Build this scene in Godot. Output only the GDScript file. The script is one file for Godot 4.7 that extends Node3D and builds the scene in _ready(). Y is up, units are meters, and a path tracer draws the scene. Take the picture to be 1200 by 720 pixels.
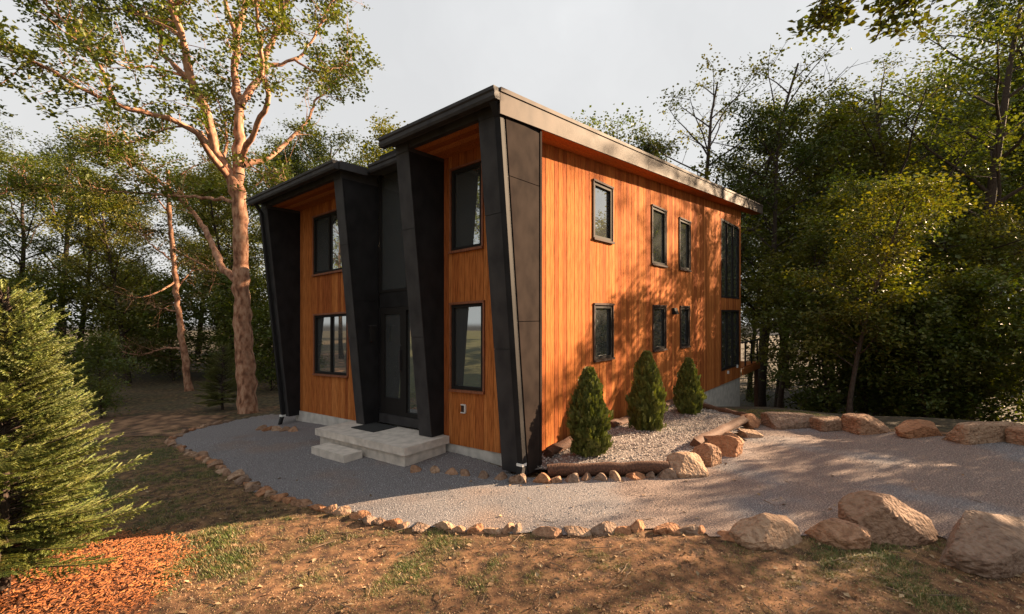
extends Node3D

const K := 0.032          # the land and the house fall this much per metre towards the left
const S := 1.15           # house drawing unit in metres
const CX := 0.48
const CZ := -7.04
const TURN := 0.684       # the side wall runs away to the right
const SUN := Vector3(-0.873, -0.358, 0.331)

var rng := RandomNumberGenerator.new()
var used := {}
var M := {}
var bump := FastNoiseLite.new()
var patch := FastNoiseLite.new()
var house: Node3D

# ------------------------------------------------------------------ helpers
class MB:
	var v := PackedVector3Array()
	var n := PackedVector3Array()
	var c := PackedColorArray()
	var ix := PackedInt32Array()
	var col := Color.WHITE
	func tri(a: Vector3, b: Vector3, d: Vector3, out := Vector3.ZERO) -> void:
		var nn := (d - a).cross(b - a)
		if nn.length_squared() < 1e-18: return
		nn = nn.normalized()
		var flip := out != Vector3.ZERO and nn.dot(out) < 0
		if flip: nn = -nn
		var s := v.size()
		v.append(a); v.append(d if flip else b); v.append(b if flip else d)
		for i in 3:
			n.append(nn); c.append(col); ix.append(s + i)
	func quad(a: Vector3, b: Vector3, d: Vector3, e: Vector3, out := Vector3.ZERO) -> void:
		tri(a, b, d, out); tri(a, d, e, out)
	func hexa(p: Array) -> void:     # p: 8 corners, bottom ring 0-3, top ring 4-7
		var m := Vector3.ZERO
		for q in p: m += q
		m /= 8.0
		for f in [[0, 1, 2, 3], [4, 5, 6, 7], [0, 1, 5, 4], [1, 2, 6, 5], [2, 3, 7, 6], [3, 0, 4, 7]]:
			var o: Vector3 = (p[f[0]] + p[f[1]] + p[f[2]] + p[f[3]]) / 4.0 - m
			quad(p[f[0]], p[f[1]], p[f[2]], p[f[3]], o)
	func box(a: Vector3, b: Vector3) -> void:
		hexa([Vector3(a.x, a.y, a.z), Vector3(b.x, a.y, a.z), Vector3(b.x, a.y, b.z), Vector3(a.x, a.y, b.z), Vector3(a.x, b.y, a.z), Vector3(b.x, b.y, a.z), Vector3(b.x, b.y, b.z), Vector3(a.x, b.y, b.z)])
	func tube(p: Array, r: Array, sides := 6, flare := 0.0) -> void:
		var up := Vector3(0.31, 0.2, 0.93)
		var base := v.size()
		for i in p.size():
			var t: Vector3 = (p[mini(i + 1, p.size() - 1)] - p[maxi(i - 1, 0)]).normalized()
			var a := t.cross(up).normalized()
			var b := t.cross(a).normalized()
			for k in sides:
				var g := TAU * k / sides
				var o := a * cos(g) + b * sin(g)
				var rr: float = r[i]
				if flare > 0 and i == 0: rr *= 1.0 + flare * (0.6 + 0.4 * sin(g * 3.0))
				v.append(p[i] + o * rr); n.append(o); c.append(col)
		for i in p.size() - 1:
			for k in sides:
				var k2 := (k + 1) % sides
				var q := [base + i * sides + k, base + i * sides + k2, base + (i + 1) * sides + k2, base + (i + 1) * sides + k]
				for j in [0, 2, 1, 0, 3, 2]: ix.append(q[j])
	func done() -> ArrayMesh:
		var a := []
		a.resize(Mesh.ARRAY_MAX)
		a[Mesh.ARRAY_VERTEX] = v; a[Mesh.ARRAY_NORMAL] = n; a[Mesh.ARRAY_COLOR] = c; a[Mesh.ARRAY_INDEX] = ix
		var m := ArrayMesh.new()
		m.add_surface_from_arrays(Mesh.PRIMITIVE_TRIANGLES, a)
		return m

func numbered(s: String) -> String:
	var k: int = used.get(s, 0)
	used[s] = k + 1
	return s if k == 0 else "%s_%03d" % [s, k]

func mi(called: String, mesh: Mesh, mat: Material, parent: Node = self) -> MeshInstance3D:
	var o := MeshInstance3D.new()
	o.mesh = mesh
	o.material_override = mat
	o.name = numbered(called) if parent == self else called
	parent.add_child(o, true)
	return o

func tag(o: Node, label: String, category := "", group := "") -> Node:
	o.set_meta("label", label)
	if category: o.set_meta("category", category)
	if group: o.set_meta("group", group)
	return o

func thing(called: String, label: String, category: String, at := Vector3.ZERO, turn := 0.0, group := "") -> Node3D:
	var o := Node3D.new()
	o.name = numbered(called)
	add_child(o)
	o.position = at
	o.rotation.y = turn
	tag(o, label, category, group)
	return o

func copy(src: Node3D, called: String, label: String, at: Vector3, turn: float, sc: Vector3, category := "", group := "") -> Node3D:
	var o: Node3D = src.duplicate()
	o.name = numbered(called)
	add_child(o)
	o.position = at
	o.rotation = Vector3(0, turn, 0)
	o.scale = sc
	if category: o.set_meta("category", category)
	tag(o, label, "", group)
	return o

func structure(called: String, mesh: Mesh, mat: Material) -> MeshInstance3D:
	var o := mi(called, mesh, mat)
	o.set_meta("kind", "structure")
	return o

func stuff(o: Node) -> Node:
	o.set_meta("kind", "stuff")
	return o

func multi(called: String, mesh: Mesh, xf: Array, cols: Array, mat: Material, parent: Node) -> MultiMeshInstance3D:
	var mm := MultiMesh.new()
	mm.transform_format = MultiMesh.TRANSFORM_3D
	mm.use_colors = not cols.is_empty()
	mm.mesh = mesh
	mm.instance_count = xf.size()
	for i in xf.size():
		mm.set_instance_transform(i, xf[i])
		if not cols.is_empty(): mm.set_instance_color(i, cols[i])
	var o := MultiMeshInstance3D.new()
	o.multimesh = mm
	o.material_override = mat
	o.name = numbered(called) if parent == self else called
	parent.add_child(o, true)
	return o

# many small leaves joined into one part
func joined(called: String, mesh: Mesh, xf: Array, cols: Array, mt: Material, parent: Node) -> MeshInstance3D:
	var src := mesh.surface_get_arrays(0)
	var ix: PackedInt32Array = src[Mesh.ARRAY_INDEX]
	var bv := PackedVector3Array()
	var bn := PackedVector3Array()
	var bc := PackedColorArray()
	for i in ix:
		bv.append(src[Mesh.ARRAY_VERTEX][i]); bn.append(src[Mesh.ARRAY_NORMAL][i]); bc.append(src[Mesh.ARRAY_COLOR][i])
	var v := PackedVector3Array()
	var n := PackedVector3Array()
	var c := PackedColorArray()
	c.resize(bv.size() * xf.size())
	var at := 0
	for i in xf.size():
		var t: Transform3D = xf[i]
		v.append_array(t * bv)
		n.append_array(Transform3D(t.basis.orthonormalized(), Vector3.ZERO) * bn)
		var k: Color = cols[i]
		for q in bc:
			c[at] = q * k
			at += 1
	var a := []
	a.resize(Mesh.ARRAY_MAX)
	a[Mesh.ARRAY_VERTEX] = v; a[Mesh.ARRAY_NORMAL] = n; a[Mesh.ARRAY_COLOR] = c
	var m := ArrayMesh.new()
	m.add_surface_from_arrays(Mesh.PRIMITIVE_TRIANGLES, a)
	return mi(called, m, mt, parent)

func lin(r: float, g: float, b: float, a := 1.0) -> Color:
	var c := Color(r, g, b).linear_to_srgb()
	c.a = a
	return c

func noise(freq: float, sd: int, oct := 4, kind := FastNoiseLite.TYPE_SIMPLEX_SMOOTH) -> FastNoiseLite:
	var f := FastNoiseLite.new()
	f.noise_type = kind
	f.seed = sd
	f.frequency = freq
	f.fractal_octaves = oct
	return f

func ntex(freq: float, sd: int, stops: Array, oct := 5, size := 512, kind := FastNoiseLite.TYPE_SIMPLEX_SMOOTH) -> NoiseTexture2D:
	var t := NoiseTexture2D.new()
	t.width = size; t.height = size
	t.seamless = true
	t.noise = noise(freq, sd, oct, kind)
	var g := Gradient.new()
	var off := PackedFloat32Array()
	var cs := PackedColorArray()
	for i in stops.size():
		off.append(float(i) / (stops.size() - 1))
		cs.append(stops[i])
	g.offsets = off; g.colors = cs
	t.color_ramp = g
	return t

func mat(c: Color, rough := 0.8, metal := 0.0) -> StandardMaterial3D:
	var m := StandardMaterial3D.new()
	m.albedo_color = c
	m.roughness = rough
	m.metallic = metal
	return m

func tri(m: StandardMaterial3D, tex: Texture2D, scale: Vector3, world := false, relief: Texture2D = null, cm := 0.0) -> StandardMaterial3D:
	m.albedo_texture = tex
	m.uv1_triplanar = true
	m.uv1_world_triplanar = world
	m.uv1_scale = scale
	if relief:
		m.heightmap_enabled = true
		m.heightmap_texture = relief
		m.heightmap_scale = cm
	return m

# drawing units of the house -> its own axes in metres
func hp(x: float, y: float, z: float) -> Vector3:
	return Vector3(x * S, y * S + K * S * (0.775 * x - 0.632 * z), z * S)

func hbox(mb: MB, x0: float, x1: float, y0: float, y1: float, z0: float, z1: float) -> void:
	mb.hexa([hp(x0, y0, z0), hp(x1, y0, z0), hp(x1, y0, z1), hp(x0, y0, z1), hp(x0, y1, z0), hp(x1, y1, z0), hp(x1, y1, z1), hp(x0, y1, z1)])

func hb(called: String, m: Material, parent: Node, x0: float, x1: float, y0: float, y1: float, z0: float, z1: float) -> MeshInstance3D:
	var mb := MB.new()
	hbox(mb, x0, x1, y0, y1, z0, z1)
	return mi(called, mb.done(), m, parent)

# height of the land
func land(x: float, z: float) -> float:
	var s := 0.55 * (x - 4.7) - 0.835 * (z + 9.0)
	var y := -2.9 * smoothstep(0.2, 16.0, s) if x > -6.0 or s > 9.0 else 0.0
	y *= smoothstep(-9.0, -2.0, x + 0.15 * z + 4.0)
	y += bump.get_noise_2d(x, z) * 0.06
	y += 0.25 * smoothstep(14.0, 60.0, -z - x * 0.4) * 4.0 * smoothstep(-2.0, -14.0, x)
	return y + K * clampf(x, -30.0, 30.0)

func land_at(x: float, z: float, up := 0.0) -> Vector3:
	return Vector3(x, land(x, z) + up, z)

# ------------------------------------------------------------------ start
func _ready() -> void:
	rng.seed = 7
	var cam := Camera3D.new()
	cam.name = "camera"
	cam.projection = Camera3D.PROJECTION_FRUSTUM
	cam.near = 0.1
	cam.far = 600.0
	cam.size = 0.1 * 2.0 * 360.0 / 552.0
	cam.frustum_offset = Vector2(0, 0.1 * 21.0 / 552.0)
	add_child(cam)
	cam.position = Vector3(0, 2.0125, 0)
	cam.current = true
	var env := Environment.new()
	env.background_mode = Environment.BG_SKY
	env.tonemap_mode = Environment.TONE_MAPPER_LINEAR
	env.tonemap_exposure = 4.8
	env.sdfgi_enabled = true
	env.ssao_enabled = true
	env.ssil_enabled = true
	var sky := Sky.new()
	var sm := ProceduralSkyMaterial.new()
	sm.sky_top_color = lin(0.150, 0.153, 0.157)
	sm.sky_horizon_color = lin(0.166, 0.164, 0.159)
	sm.sky_curve = 0.25
	sm.ground_bottom_color = lin(0.04, 0.033, 0.027)
	sm.ground_horizon_color = lin(0.08, 0.073, 0.06)
	sm.sun_angle_max = 2.0
	var cover := ntex(0.006, 91, [Color(1, 1, 1, 0), Color(1, 1, 1, 0.005), Color(1, 1, 1, 0.035), Color(1, 1, 1, 0.09)], 6, 1024)
	cover.height = 512
	sm.sky_cover = cover
	sm.sky_cover_modulate = Color(0.75, 0.75, 0.74)
	sky.sky_material = sm
	env.sky = sky
	var we := WorldEnvironment.new()
	we.name = "environment"
	we.environment = env
	add_child(we)
	var sun := DirectionalLight3D.new()
	sun.name = "sun"
	sun.light_energy = 1.6
	sun.light_angular_distance = 0.6
	sun.light_color = Color(1.0, 0.86, 0.70)
	sun.shadow_enabled = true
	add_child(sun)
	sun.look_at_from_position(Vector3.ZERO, SUN, Vector3.UP)

	bump.seed = 3; bump.frequency = 0.28; bump.fractal_octaves = 2
	patch.seed = 11; patch.frequency = 0.5; patch.fractal_octaves = 4
	materials()
	terrain()
	build_house()
	build_entrance()
	build_deck()
	garden()
	stones()
	trees()
	ground_cover()

func materials() -> void:
	var grain := ntex(0.02, 5, [Color(0.50, 0.46, 0.44), Color(0.80, 0.78, 0.76), Color(0.92, 0.92, 0.92), Color(1, 1, 1), Color(0.72, 0.68, 0.64)], 5)
	var tones := [Color(0.38, 0.128, 0.036), Color(0.33, 0.105, 0.030), Color(0.43, 0.155, 0.046), Color(0.27, 0.080, 0.024), Color(0.36, 0.120, 0.033)]
	M.wood = []
	for t in tones:
		M.wood.append(tri(mat(lin(t.r * 1.3, t.g * 1.3, t.b * 1.3), 0.9), grain, Vector3(3.1, 0.22, 3.1), false, grain, 0.12))
		M.wood[-1].metallic_specular = 0.2
	M.wood_back = M.wood[1]
	M.trim_wood = tri(mat(lin(0.26, 0.085, 0.035), 0.6), grain, Vector3(3, 0.5, 3))
	var smudge := ntex(0.012, 21, [Color(0.72, 0.72, 0.74), Color(0.9, 0.9, 0.9), Color(1, 1, 1)], 5)
	M.metal = tri(mat(lin(0.055, 0.052, 0.053), 0.55, 0.05), smudge, Vector3(0.5, 0.35, 0.5))
	M.dark = tri(mat(lin(0.022, 0.021, 0.022), 0.65, 0.0), smudge, Vector3(0.5, 0.35, 0.5))
	M.bronze = tri(mat(lin(0.034, 0.026, 0.023), 0.85, 0.0), smudge, Vector3(0.5, 0.35, 0.5))
	M.fascia = tri(mat(lin(0.085, 0.064, 0.053), 0.65, 0.0), smudge, Vector3(0.5, 0.35, 0.5))
	M.roofing = mat(lin(0.05, 0.05, 0.05), 0.7)
	M.frame = mat(lin(0.018, 0.016, 0.015), 0.7, 0.0)
	M.frame_brown = mat(lin(0.05, 0.03, 0.024), 0.75, 0.0)
	for m in [M.bronze, M.fascia, M.frame_brown, M.frame, M.dark, M.metal]: m.metallic_specular = 0.25
	M.glass = mat(Color(0.70, 0.72, 0.72, 0.6), 0.01, 0.9)
	M.glass.transparency = BaseMaterial3D.TRANSPARENCY_ALPHA
	M.glass.metallic_specular = 0.95
	M.bronze.metallic_specular = 0.1
	M.inner = mat(lin(0.55, 0.52, 0.47), 0.9)
	M.white = mat(lin(0.7, 0.7, 0.68), 0.5)
	var fine := ntex(0.012, 31, [Color(0.82, 0.82, 0.82), Color(0.93, 0.925, 0.92), Color(1, 1, 1)], 8)
	M.concrete = tri(mat(lin(0.68, 0.61, 0.54), 0.85), fine, Vector3(0.8, 0.8, 0.8), false, fine, 0.12)
	M.foundation = tri(mat(lin(0.58, 0.55, 0.51), 0.9), fine, Vector3(0.7, 0.7, 0.7), false, fine, 0.2)
	var rocky := ntex(0.018, 41, [Color(0.45, 0.40, 0.37), Color(0.78, 0.72, 0.68), Color(0.95, 0.92, 0.88), Color(1, 1, 1), Color(0.70, 0.56, 0.46)], 6)
	var rough := ntex(0.03, 43, [Color.BLACK, Color.WHITE], 6)
	M.rock = []
	for t in [Color(0.36, 0.215, 0.135), Color(0.29, 0.185, 0.125), Color(0.37, 0.185, 0.095), Color(0.25, 0.175, 0.13), Color(0.39, 0.265, 0.18)]:
		M.rock.append(tri(mat(lin(t.r, t.g, t.b), 0.9), rocky, Vector3(1.5, 1.5, 1.5), true, rough, 2.2))
	var barkt := ntex(0.03, 51, [Color(0.42, 0.38, 0.36), Color(0.75, 0.72, 0.70), Color(1, 1, 1)], 5)
	M.bark = tri(mat(lin(0.085, 0.06, 0.045), 0.95), barkt, Vector3(2.2, 0.5, 2.2), true, barkt, 2.5)
	M.bark_pale = tri(mat(lin(0.17, 0.125, 0.095), 0.9), barkt, Vector3(1.6, 0.5, 1.6), true, barkt, 1.5)
	var flaky := ntex(0.016, 53, [Color(0.34, 0.26, 0.22), Color(0.62, 0.48, 0.40), Color(0.88, 0.76, 0.68), Color(1, 0.95, 0.9), Color(0.78, 0.60, 0.48)], 5)
	M.bark_pink = tri(mat(lin(0.48, 0.33, 0.245), 0.85), flaky, Vector3(0.9, 0.4, 0.9), true, barkt, 0.6)
	M.timber = tri(mat(lin(0.17, 0.08, 0.045), 0.85), barkt, Vector3(2.0, 2.0, 2.0), true, barkt, 1.0)
	M.leaf = leafmat(Color(1, 1, 1), 0.75)
	M.needle = leafmat(Color(1, 1, 1), 0.5)
	M.stem = mat(lin(0.16, 0.10, 0.06), 0.9)
	var gr := ntex(0.09, 61, [Color(0.25, 0.25, 0.26), Color(0.55, 0.55, 0.56), Color(0.9, 0.88, 0.87), Color(1, 1, 1)], 3, 512, FastNoiseLite.TYPE_CELLULAR)
	M.gravel = tri(mat(lin(0.46, 0.435, 0.43), 0.95), gr, Vector3(1.5, 1.5, 1.5), true, gr, 0.4)
	M.gravel.vertex_color_use_as_albedo = true
	M.gravel_bed = tri(mat(lin(0.40, 0.34, 0.31), 0.95), gr, Vector3(0.8, 0.8, 0.8), true, gr, 1.0)
	var soil := ntex(0.010, 71, [Color(0.22, 0.20, 0.19), Color(0.52, 0.48, 0.45), Color(0.80, 0.77, 0.74), Color(1, 1, 1)], 9, 1024)
	M.land = tri(mat(Color.WHITE, 0.97), soil, Vector3(0.55, 0.55, 0.55), true, soil, 1.0)
	M.land.vertex_color_use_as_albedo = true
	M.dirt = tri(mat(lin(0.42, 0.25, 0.14), 0.97), soil, Vector3(0.23, 0.23, 0.23), true, soil, 0.3)
	M.mulch = tri(mat(lin(0.30, 0.11, 0.04), 0.95), soil, Vector3(1.5, 1.5, 1.5), true, soil, 1.0)
	M.tinted = mat(Color.WHITE, 0.9)
	M.tinted.vertex_color_use_as_albedo = true

func leafmat(c: Color, back: float) -> StandardMaterial3D:
	var m := mat(c, 0.55)
	m.vertex_color_use_as_albedo = true
	m.cull_mode = BaseMaterial3D.CULL_DISABLED
	m.backlight_enabled = true
	m.backlight = Color(back * 1.2, back * 1.2, back * 0.6)
	return m

# ------------------------------------------------------------------ the land
var kerb := [Vector2(-6.0, -11.75), Vector2(-6.52, -11.1), Vector2(-6.79, -10.55), Vector2(-6.82, -9.79), Vector2(-6.51, -8.88), Vector2(-5.06, -7.62), Vector2(-4.34, -6.99), Vector2(-3.68, -6.34), Vector2(-3.2, -5.91), Vector2(-2.74, -5.63), Vector2(-2.17, -5.27), Vector2(-1.73, -5.09), Vector2(-1.45, -4.91), Vector2(-1.01, -4.77), Vector2(-0.23, -4.65), Vector2(0.25, -4.53), Vector2(0.65, -4.48), Vector2(1.09, -4.47), Vector2(1.54, -4.4), Vector2(2.06, -4.2)]

func sheet(poly: PackedVector2Array, cell: float, up: float, wob := 0.0) -> ArrayMesh:
	var lo := poly[0]
	var hi := poly[0]
	for p in poly:
		lo = lo.min(p); hi = hi.max(p)
	var mb := MB.new()
	var nx := int((hi.x - lo.x) / cell) + 1
	var nz := int((hi.y - lo.y) / cell) + 1
	var id := {}
	for i in nx:
		for j in nz:
			var q := lo + Vector2(i + 0.5, j + 0.5) * cell
			if not Geometry2D.is_point_in_polygon(q, poly): continue
			var k := []
			for d in [[0, 0], [1, 0], [1, 1], [0, 1]]:
				var key := Vector2i(i + d[0], j + d[1])
				if not id.has(key):
					var x: float = lo.x + key.x * cell
					var z: float = lo.y + key.y * cell
					id[key] = mb.v.size()
					mb.v.append(Vector3(x, land(x, z) + up + wob * patch.get_noise_2d(x * 3.0, z * 3.0), z))
					var e := 0.15
					mb.n.append(Vector3(land(x - e, z) - land(x + e, z), 2 * e, land(x, z - e) - land(x, z + e)).normalized())
					mb.c.append(gravel_tint(x, z))
				k.append(id[key])
			for t in [0, 1, 2, 0, 2, 3]: mb.ix.append(k[t])
	return mb.done()

# bare reddish earth worked up into the stone, most of it on the parking side
func gravel_tint(x: float, z: float) -> Color:
	var n := patch.get_noise_2d(x * 0.9 + 13.0, z * 0.9) * 0.5 + 0.5
	var e := smoothstep(0.40, 0.68, n + 0.16 * clampf(x - 0.5, -1.0, 1.0))
	return Color(0.84, 0.84, 0.86).lerp(Color(0.96, 0.78, 0.67), e)

var gravel_poly: PackedVector2Array
var bed_poly := PackedVector2Array([Vector2(0.32, -6.3), Vector2(2.1, -6.08), Vector2(2.5, -6.6), Vector2(3.2, -7.2), Vector2(3.9, -8.1), Vector2(4.6, -9.1), Vector2(4.2, -10.0), Vector2(5.0, -12.6), Vector2(0.3, -6.9)])
var mulch_poly := PackedVector2Array([Vector2(-5.2, -3.0), Vector2(-4.0, -2.75), Vector2(-3.3, -3.1), Vector2(-2.98, -3.75), Vector2(-3.2, -4.3), Vector2(-3.75, -4.55), Vector2(-4.8, -4.6), Vector2(-5.6, -4.0)])

func terrain() -> void:
	gravel_poly = PackedVector2Array(kerb)
	for p in [Vector2(2.6, -4.28), Vector2(3.3, -4.3), Vector2(4.0, -4.0), Vector2(6.5, -3.0), Vector2(11.4, -1.5), Vector2(12.0, -4.5), Vector2(9.0, -6.2), Vector2(7.6, -7.0), Vector2(6.6, -7.8), Vector2(5.6, -8.5), Vector2(4.7, -8.95), Vector2(4.0, -8.0), Vector2(3.2, -7.0), Vector2(2.4, -6.2), Vector2(2.0, -5.98), Vector2(0.2, -6.25), Vector2(-0.3, -6.9), Vector2(-5.0, -11.3)]:
		gravel_poly.append(p)
	var xs := [-160.0, -120.0, -90.0, -70.0, -55.0, -45.0, -38.0, -32.0, -27.0, -23.0, -20.0, -18.0, -16.0, -14.0]
	var x := -13.0
	while x < 13.0:
		xs.append(x); x += 0.13
	xs.append_array([13.0, 14.0, 15.0, 16.0, 18.0, 20.0, 22.0, 25.0, 28.0, 32.0, 38.0, 46.0, 56.0, 70.0, 90.0, 120.0, 160.0])
	var zs := [-170.0, -120.0, -90.0, -70.0, -55.0, -46.0, -39.0, -34.0, -30.0, -27.0, -25.0, -23.0, -21.0, -19.0, -18.0]
	var z := -17.0
	while z < 1.0:
		zs.append(z); z += 0.13
	zs.append_array([1.0, 2.0, 3.5, 5.0, 7.0, 10.0, 14.0, 19.0, 25.0, 33.0, 45.0, 65.0, 100.0, 150.0])
	var mb := MB.new()
	for i in xs.size():
		for j in zs.size():
			var px: float = xs[i]
			var pz: float = zs[j]
			mb.v.append(land_at(px, pz))
			var e := 0.2
			mb.n.append(Vector3(land(px - e, pz) - land(px + e, pz), 2 * e, land(px, pz - e) - land(px, pz + e)).normalized())
			mb.c.append(soil_color(px, pz))
	for i in xs.size() - 1:
		for j in zs.size() - 1:
			var a := i * zs.size() + j
			var b := a + zs.size()
			for t in [a, b, b + 1, a, b + 1, a + 1]: mb.ix.append(t)
	structure("ground", mb.done(), M.land)
	structure("gravel_drive", sheet(gravel_poly, 0.1, 0.012, 0.006), M.gravel)
	structure("gravel_bed", sheet(bed_poly, 0.1, 0.11, 0.03), M.gravel_bed)
	var track := PackedVector2Array([Vector2(-40, -17.5), Vector2(-14, -12.6), Vector2(-9.8, -11.9), Vector2(-7.0, -11.6), Vector2(-6.75, -10.3), Vector2(-6.9, -9.6), Vector2(-8.3, -9.4), Vector2(-10.5, -10.2), Vector2(-15, -11.2), Vector2(-40, -14.6)])
	structure("dirt_track", sheet(track, 0.2, 0.012), M.dirt)
	# the mulch mound
	var m := MB.new()
	var cen := Vector2(-4.1, -3.75)
	var rings := 9
	var seg := 40
	for r in rings + 1:
		for s in seg:
			var ang := TAU * s / seg
			var far := 1.25 + 0.18 * sin(ang * 2.0 + 0.6) + 0.12 * sin(ang * 5.0)
			var q := cen + Vector2(cos(ang), sin(ang) * 0.78) * far * r / rings
			var up := 0.10 * (1.0 - pow(float(r) / rings, 2.0)) - 0.01 + 0.025 * patch.get_noise_2d(q.x * 8.0, q.y * 8.0)
			m.v.append(land_at(q.x, q.y, up)); m.n.append(Vector3.UP); m.c.append(Color.WHITE)
	for r in rings:
		for s in seg:
			var s2 := (s + 1) % seg
			for t in [r * seg + s, (r + 1) * seg + s2, r * seg + s2, r * seg + s, (r + 1) * seg + s, (r + 1) * seg + s2]: m.ix.append(t)
	structure("mulch_bed", m.done(), M.mulch)

func soil_color(x: float, z: float) -> Color:
	var n := patch.get_noise_2d(x, z) * 0.5 + 0.5
	var f := patch.get_noise_2d(x * 3.7 + 40.0, z * 3.7) * 0.5 + 0.5
	var green := smoothstep(0.42, 0.72, n * 0.6 + f * 0.4)
	if z < -5.0 and x < -1.5: green = clampf(green + 0.35, 0, 1)
	if z < -13.0: green = clampf(green + 0.3, 0, 1)
	if z > 4.0 or (x < -9.0 and z > -9.0): return Color(0.13, 0.165, 0.042).lerp(Color(0.17, 0.17, 0.055), f)
	# the worn strip across the near lawn
	var d := absf(z + 3.35 - 0.10 * (x + 1.0))
	green *= smoothstep(0.1, 0.55, d + (f - 0.5) * 0.5) if x < 1.5 and z > -5.0 else 1.0
	var dirt := Color(0.42, 0.215, 0.098).lerp(Color(0.22, 0.125, 0.065), f)
	var grass := Color(0.11, 0.105, 0.035).lerp(Color(0.17, 0.13, 0.055), n)
	if 0.55 * (x - 4.7) - 0.835 * (z + 9.0) > 0.35 and x > 3.0 or z < -20.0: return Color(0.10, 0.07, 0.04).lerp(Color(0.09, 0.09, 0.035), f)
	return dirt.lerp(grass, green)

# ------------------------------------------------------------------ the house
func roof_y(z: float) -> float:
	return 4.115 - 0.0785 * z

# a wall of upright boards: kind "side" (faces +x) or "front" (faces +z); a is the run along the wall
func wp(kind: String, a: float, y: float, d: float, at: float) -> Vector3:
	return hp(at + d, y, -a) if kind == "side" else hp(a, y, at + d)

func board_wall(called: String, kind: String, at: float, a0: float, a1: float, y0: float, top: Callable, holes: Array, width: float) -> MeshInstance3D:
	# backing, cut round the openings
	var cuts := [a0, a1]
	for h in holes:
		cuts.append(h[0]); cuts.append(h[1])
	cuts.sort()
	var mb := MB.new()
	for i in cuts.size() - 1:
		var b0: float = cuts[i]
		var b1: float = cuts[i + 1]
		if b1 - b0 < 0.001: continue
		for span in spans((b0 + b1) / 2, y0, top.call((b0 + b1) / 2), holes):
			slab(mb, kind, at, b0, b1, span[0], span[1] if span[1] < top.call((b0 + b1) / 2) - 0.001 else top.call(b0), span[1] if span[1] < top.call((b0 + b1) / 2) - 0.001 else top.call(b1), -0.09, -0.012)
	var wall := mi(called, mb.done(), M.wood_back, house)
	var edges := []
	var a := a0
	while a < a1 - width * 0.5:
		edges.append(a); a += width * rng.randf_range(0.92, 1.06)
	edges.append(a1)
	for h in holes:
		for e in [h[0], h[1]]:
			var near := 0
			for i in edges.size():
				if absf(edges[i] - e) < absf(edges[near] - e): near = i
			if near > 0 and near < edges.size() - 1 and absf(edges[near] - e) < width * 0.5:
				edges[near] = e
			else:
				edges.append(e)
				edges.sort()
	for i in edges.size() - 1:
		var b0: float = edges[i]
		var b1: float = edges[i + 1]
		if b1 - b0 < 0.012: continue
		var mid := (b0 + b1) / 2
		for span in spans(mid, y0, top.call(mid), holes):
			var full: bool = span[1] > top.call(mid) - 0.001
			var m := MB.new()
			var g := 0.0016
			var dep := 0.004 + rng.randf_range(-0.0025, 0.0025)
			slab(m, kind, at, b0 + g, b1 - g, span[0], top.call(b0) if full else span[1], top.call(b1) if full else span[1], -0.012, dep, 0.0028)
			mi("board", m.done(), M.wood[rng.randi() % M.wood.size()], wall)
	return wall

func spans(a: float, y0: float, y1: float, holes: Array) -> Array:
	var out := [[y0, y1]]
	for h in holes:
		if a < h[0] or a > h[1]: continue
		var next := []
		for s in out:
			if h[3] <= s[0] or h[2] >= s[1]:
				next.append(s); continue
			if h[2] > s[0]: next.append([s[0], h[2]])
			if h[3] < s[1]: next.append([h[3], s[1]])
		out = next
	return out

func slab(mb: MB, kind: String, at: float, b0: float, b1: float, y0: float, t0: float, t1: float, d0: float, d1: float, bev := 0.0) -> void:
	if bev <= 0.0:
		mb.hexa([wp(kind, b0, y0, d0, at), wp(kind, b1, y0, d0, at), wp(kind, b1, y0, d1, at), wp(kind, b0, y0, d1, at), wp(kind, b0, t0, d0, at), wp(kind, b1, t1, d0, at), wp(kind, b1, t1, d1, at), wp(kind, b0, t0, d1, at)])
		return
	var prof := [[b0, d0], [b0, d1 - bev], [b0 + bev, d1], [b1 - bev, d1], [b1, d1 - bev], [b1, d0]]
	var mid := wp(kind, (b0 + b1) / 2, (y0 + t0) / 2, (d0 + d1) / 2, at)
	for i in prof.size() - 1:
		var p: Array = prof[i]
		var q: Array = prof[i + 1]
		var tp: float = lerpf(t0, t1, (p[0] - b0) / (b1 - b0))
		var tq: float = lerpf(t0, t1, (q[0] - b0) / (b1 - b0))
		var a := wp(kind, p[0], y0, p[1], at)
		var b := wp(kind, q[0], y0, q[1], at)
		var c := wp(kind, q[0], tq, q[1], at)
		var e := wp(kind, p[0], tp, p[1], at)
		mb.quad(a, b, c, e, (a + b + c + e) / 4 - mid)
	mb.quad(wp(kind, b0, y0, d0, at), wp(kind, b1, y0, d0, at), wp(kind, b1, y0, d1, at), wp(kind, b0, y0, d1, at), Vector3.DOWN)

func bar(called: String, m: Material, parent: Node, kind: String, at: float, b0: float, b1: float, y0: float, y1: float, d0: float, d1: float) -> MeshInstance3D:
	var mb := MB.new()
	slab(mb, kind, at, b0, b1, y0, y1, y1, d0, d1)
	return mi(called, mb.done(), m, parent)

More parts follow.
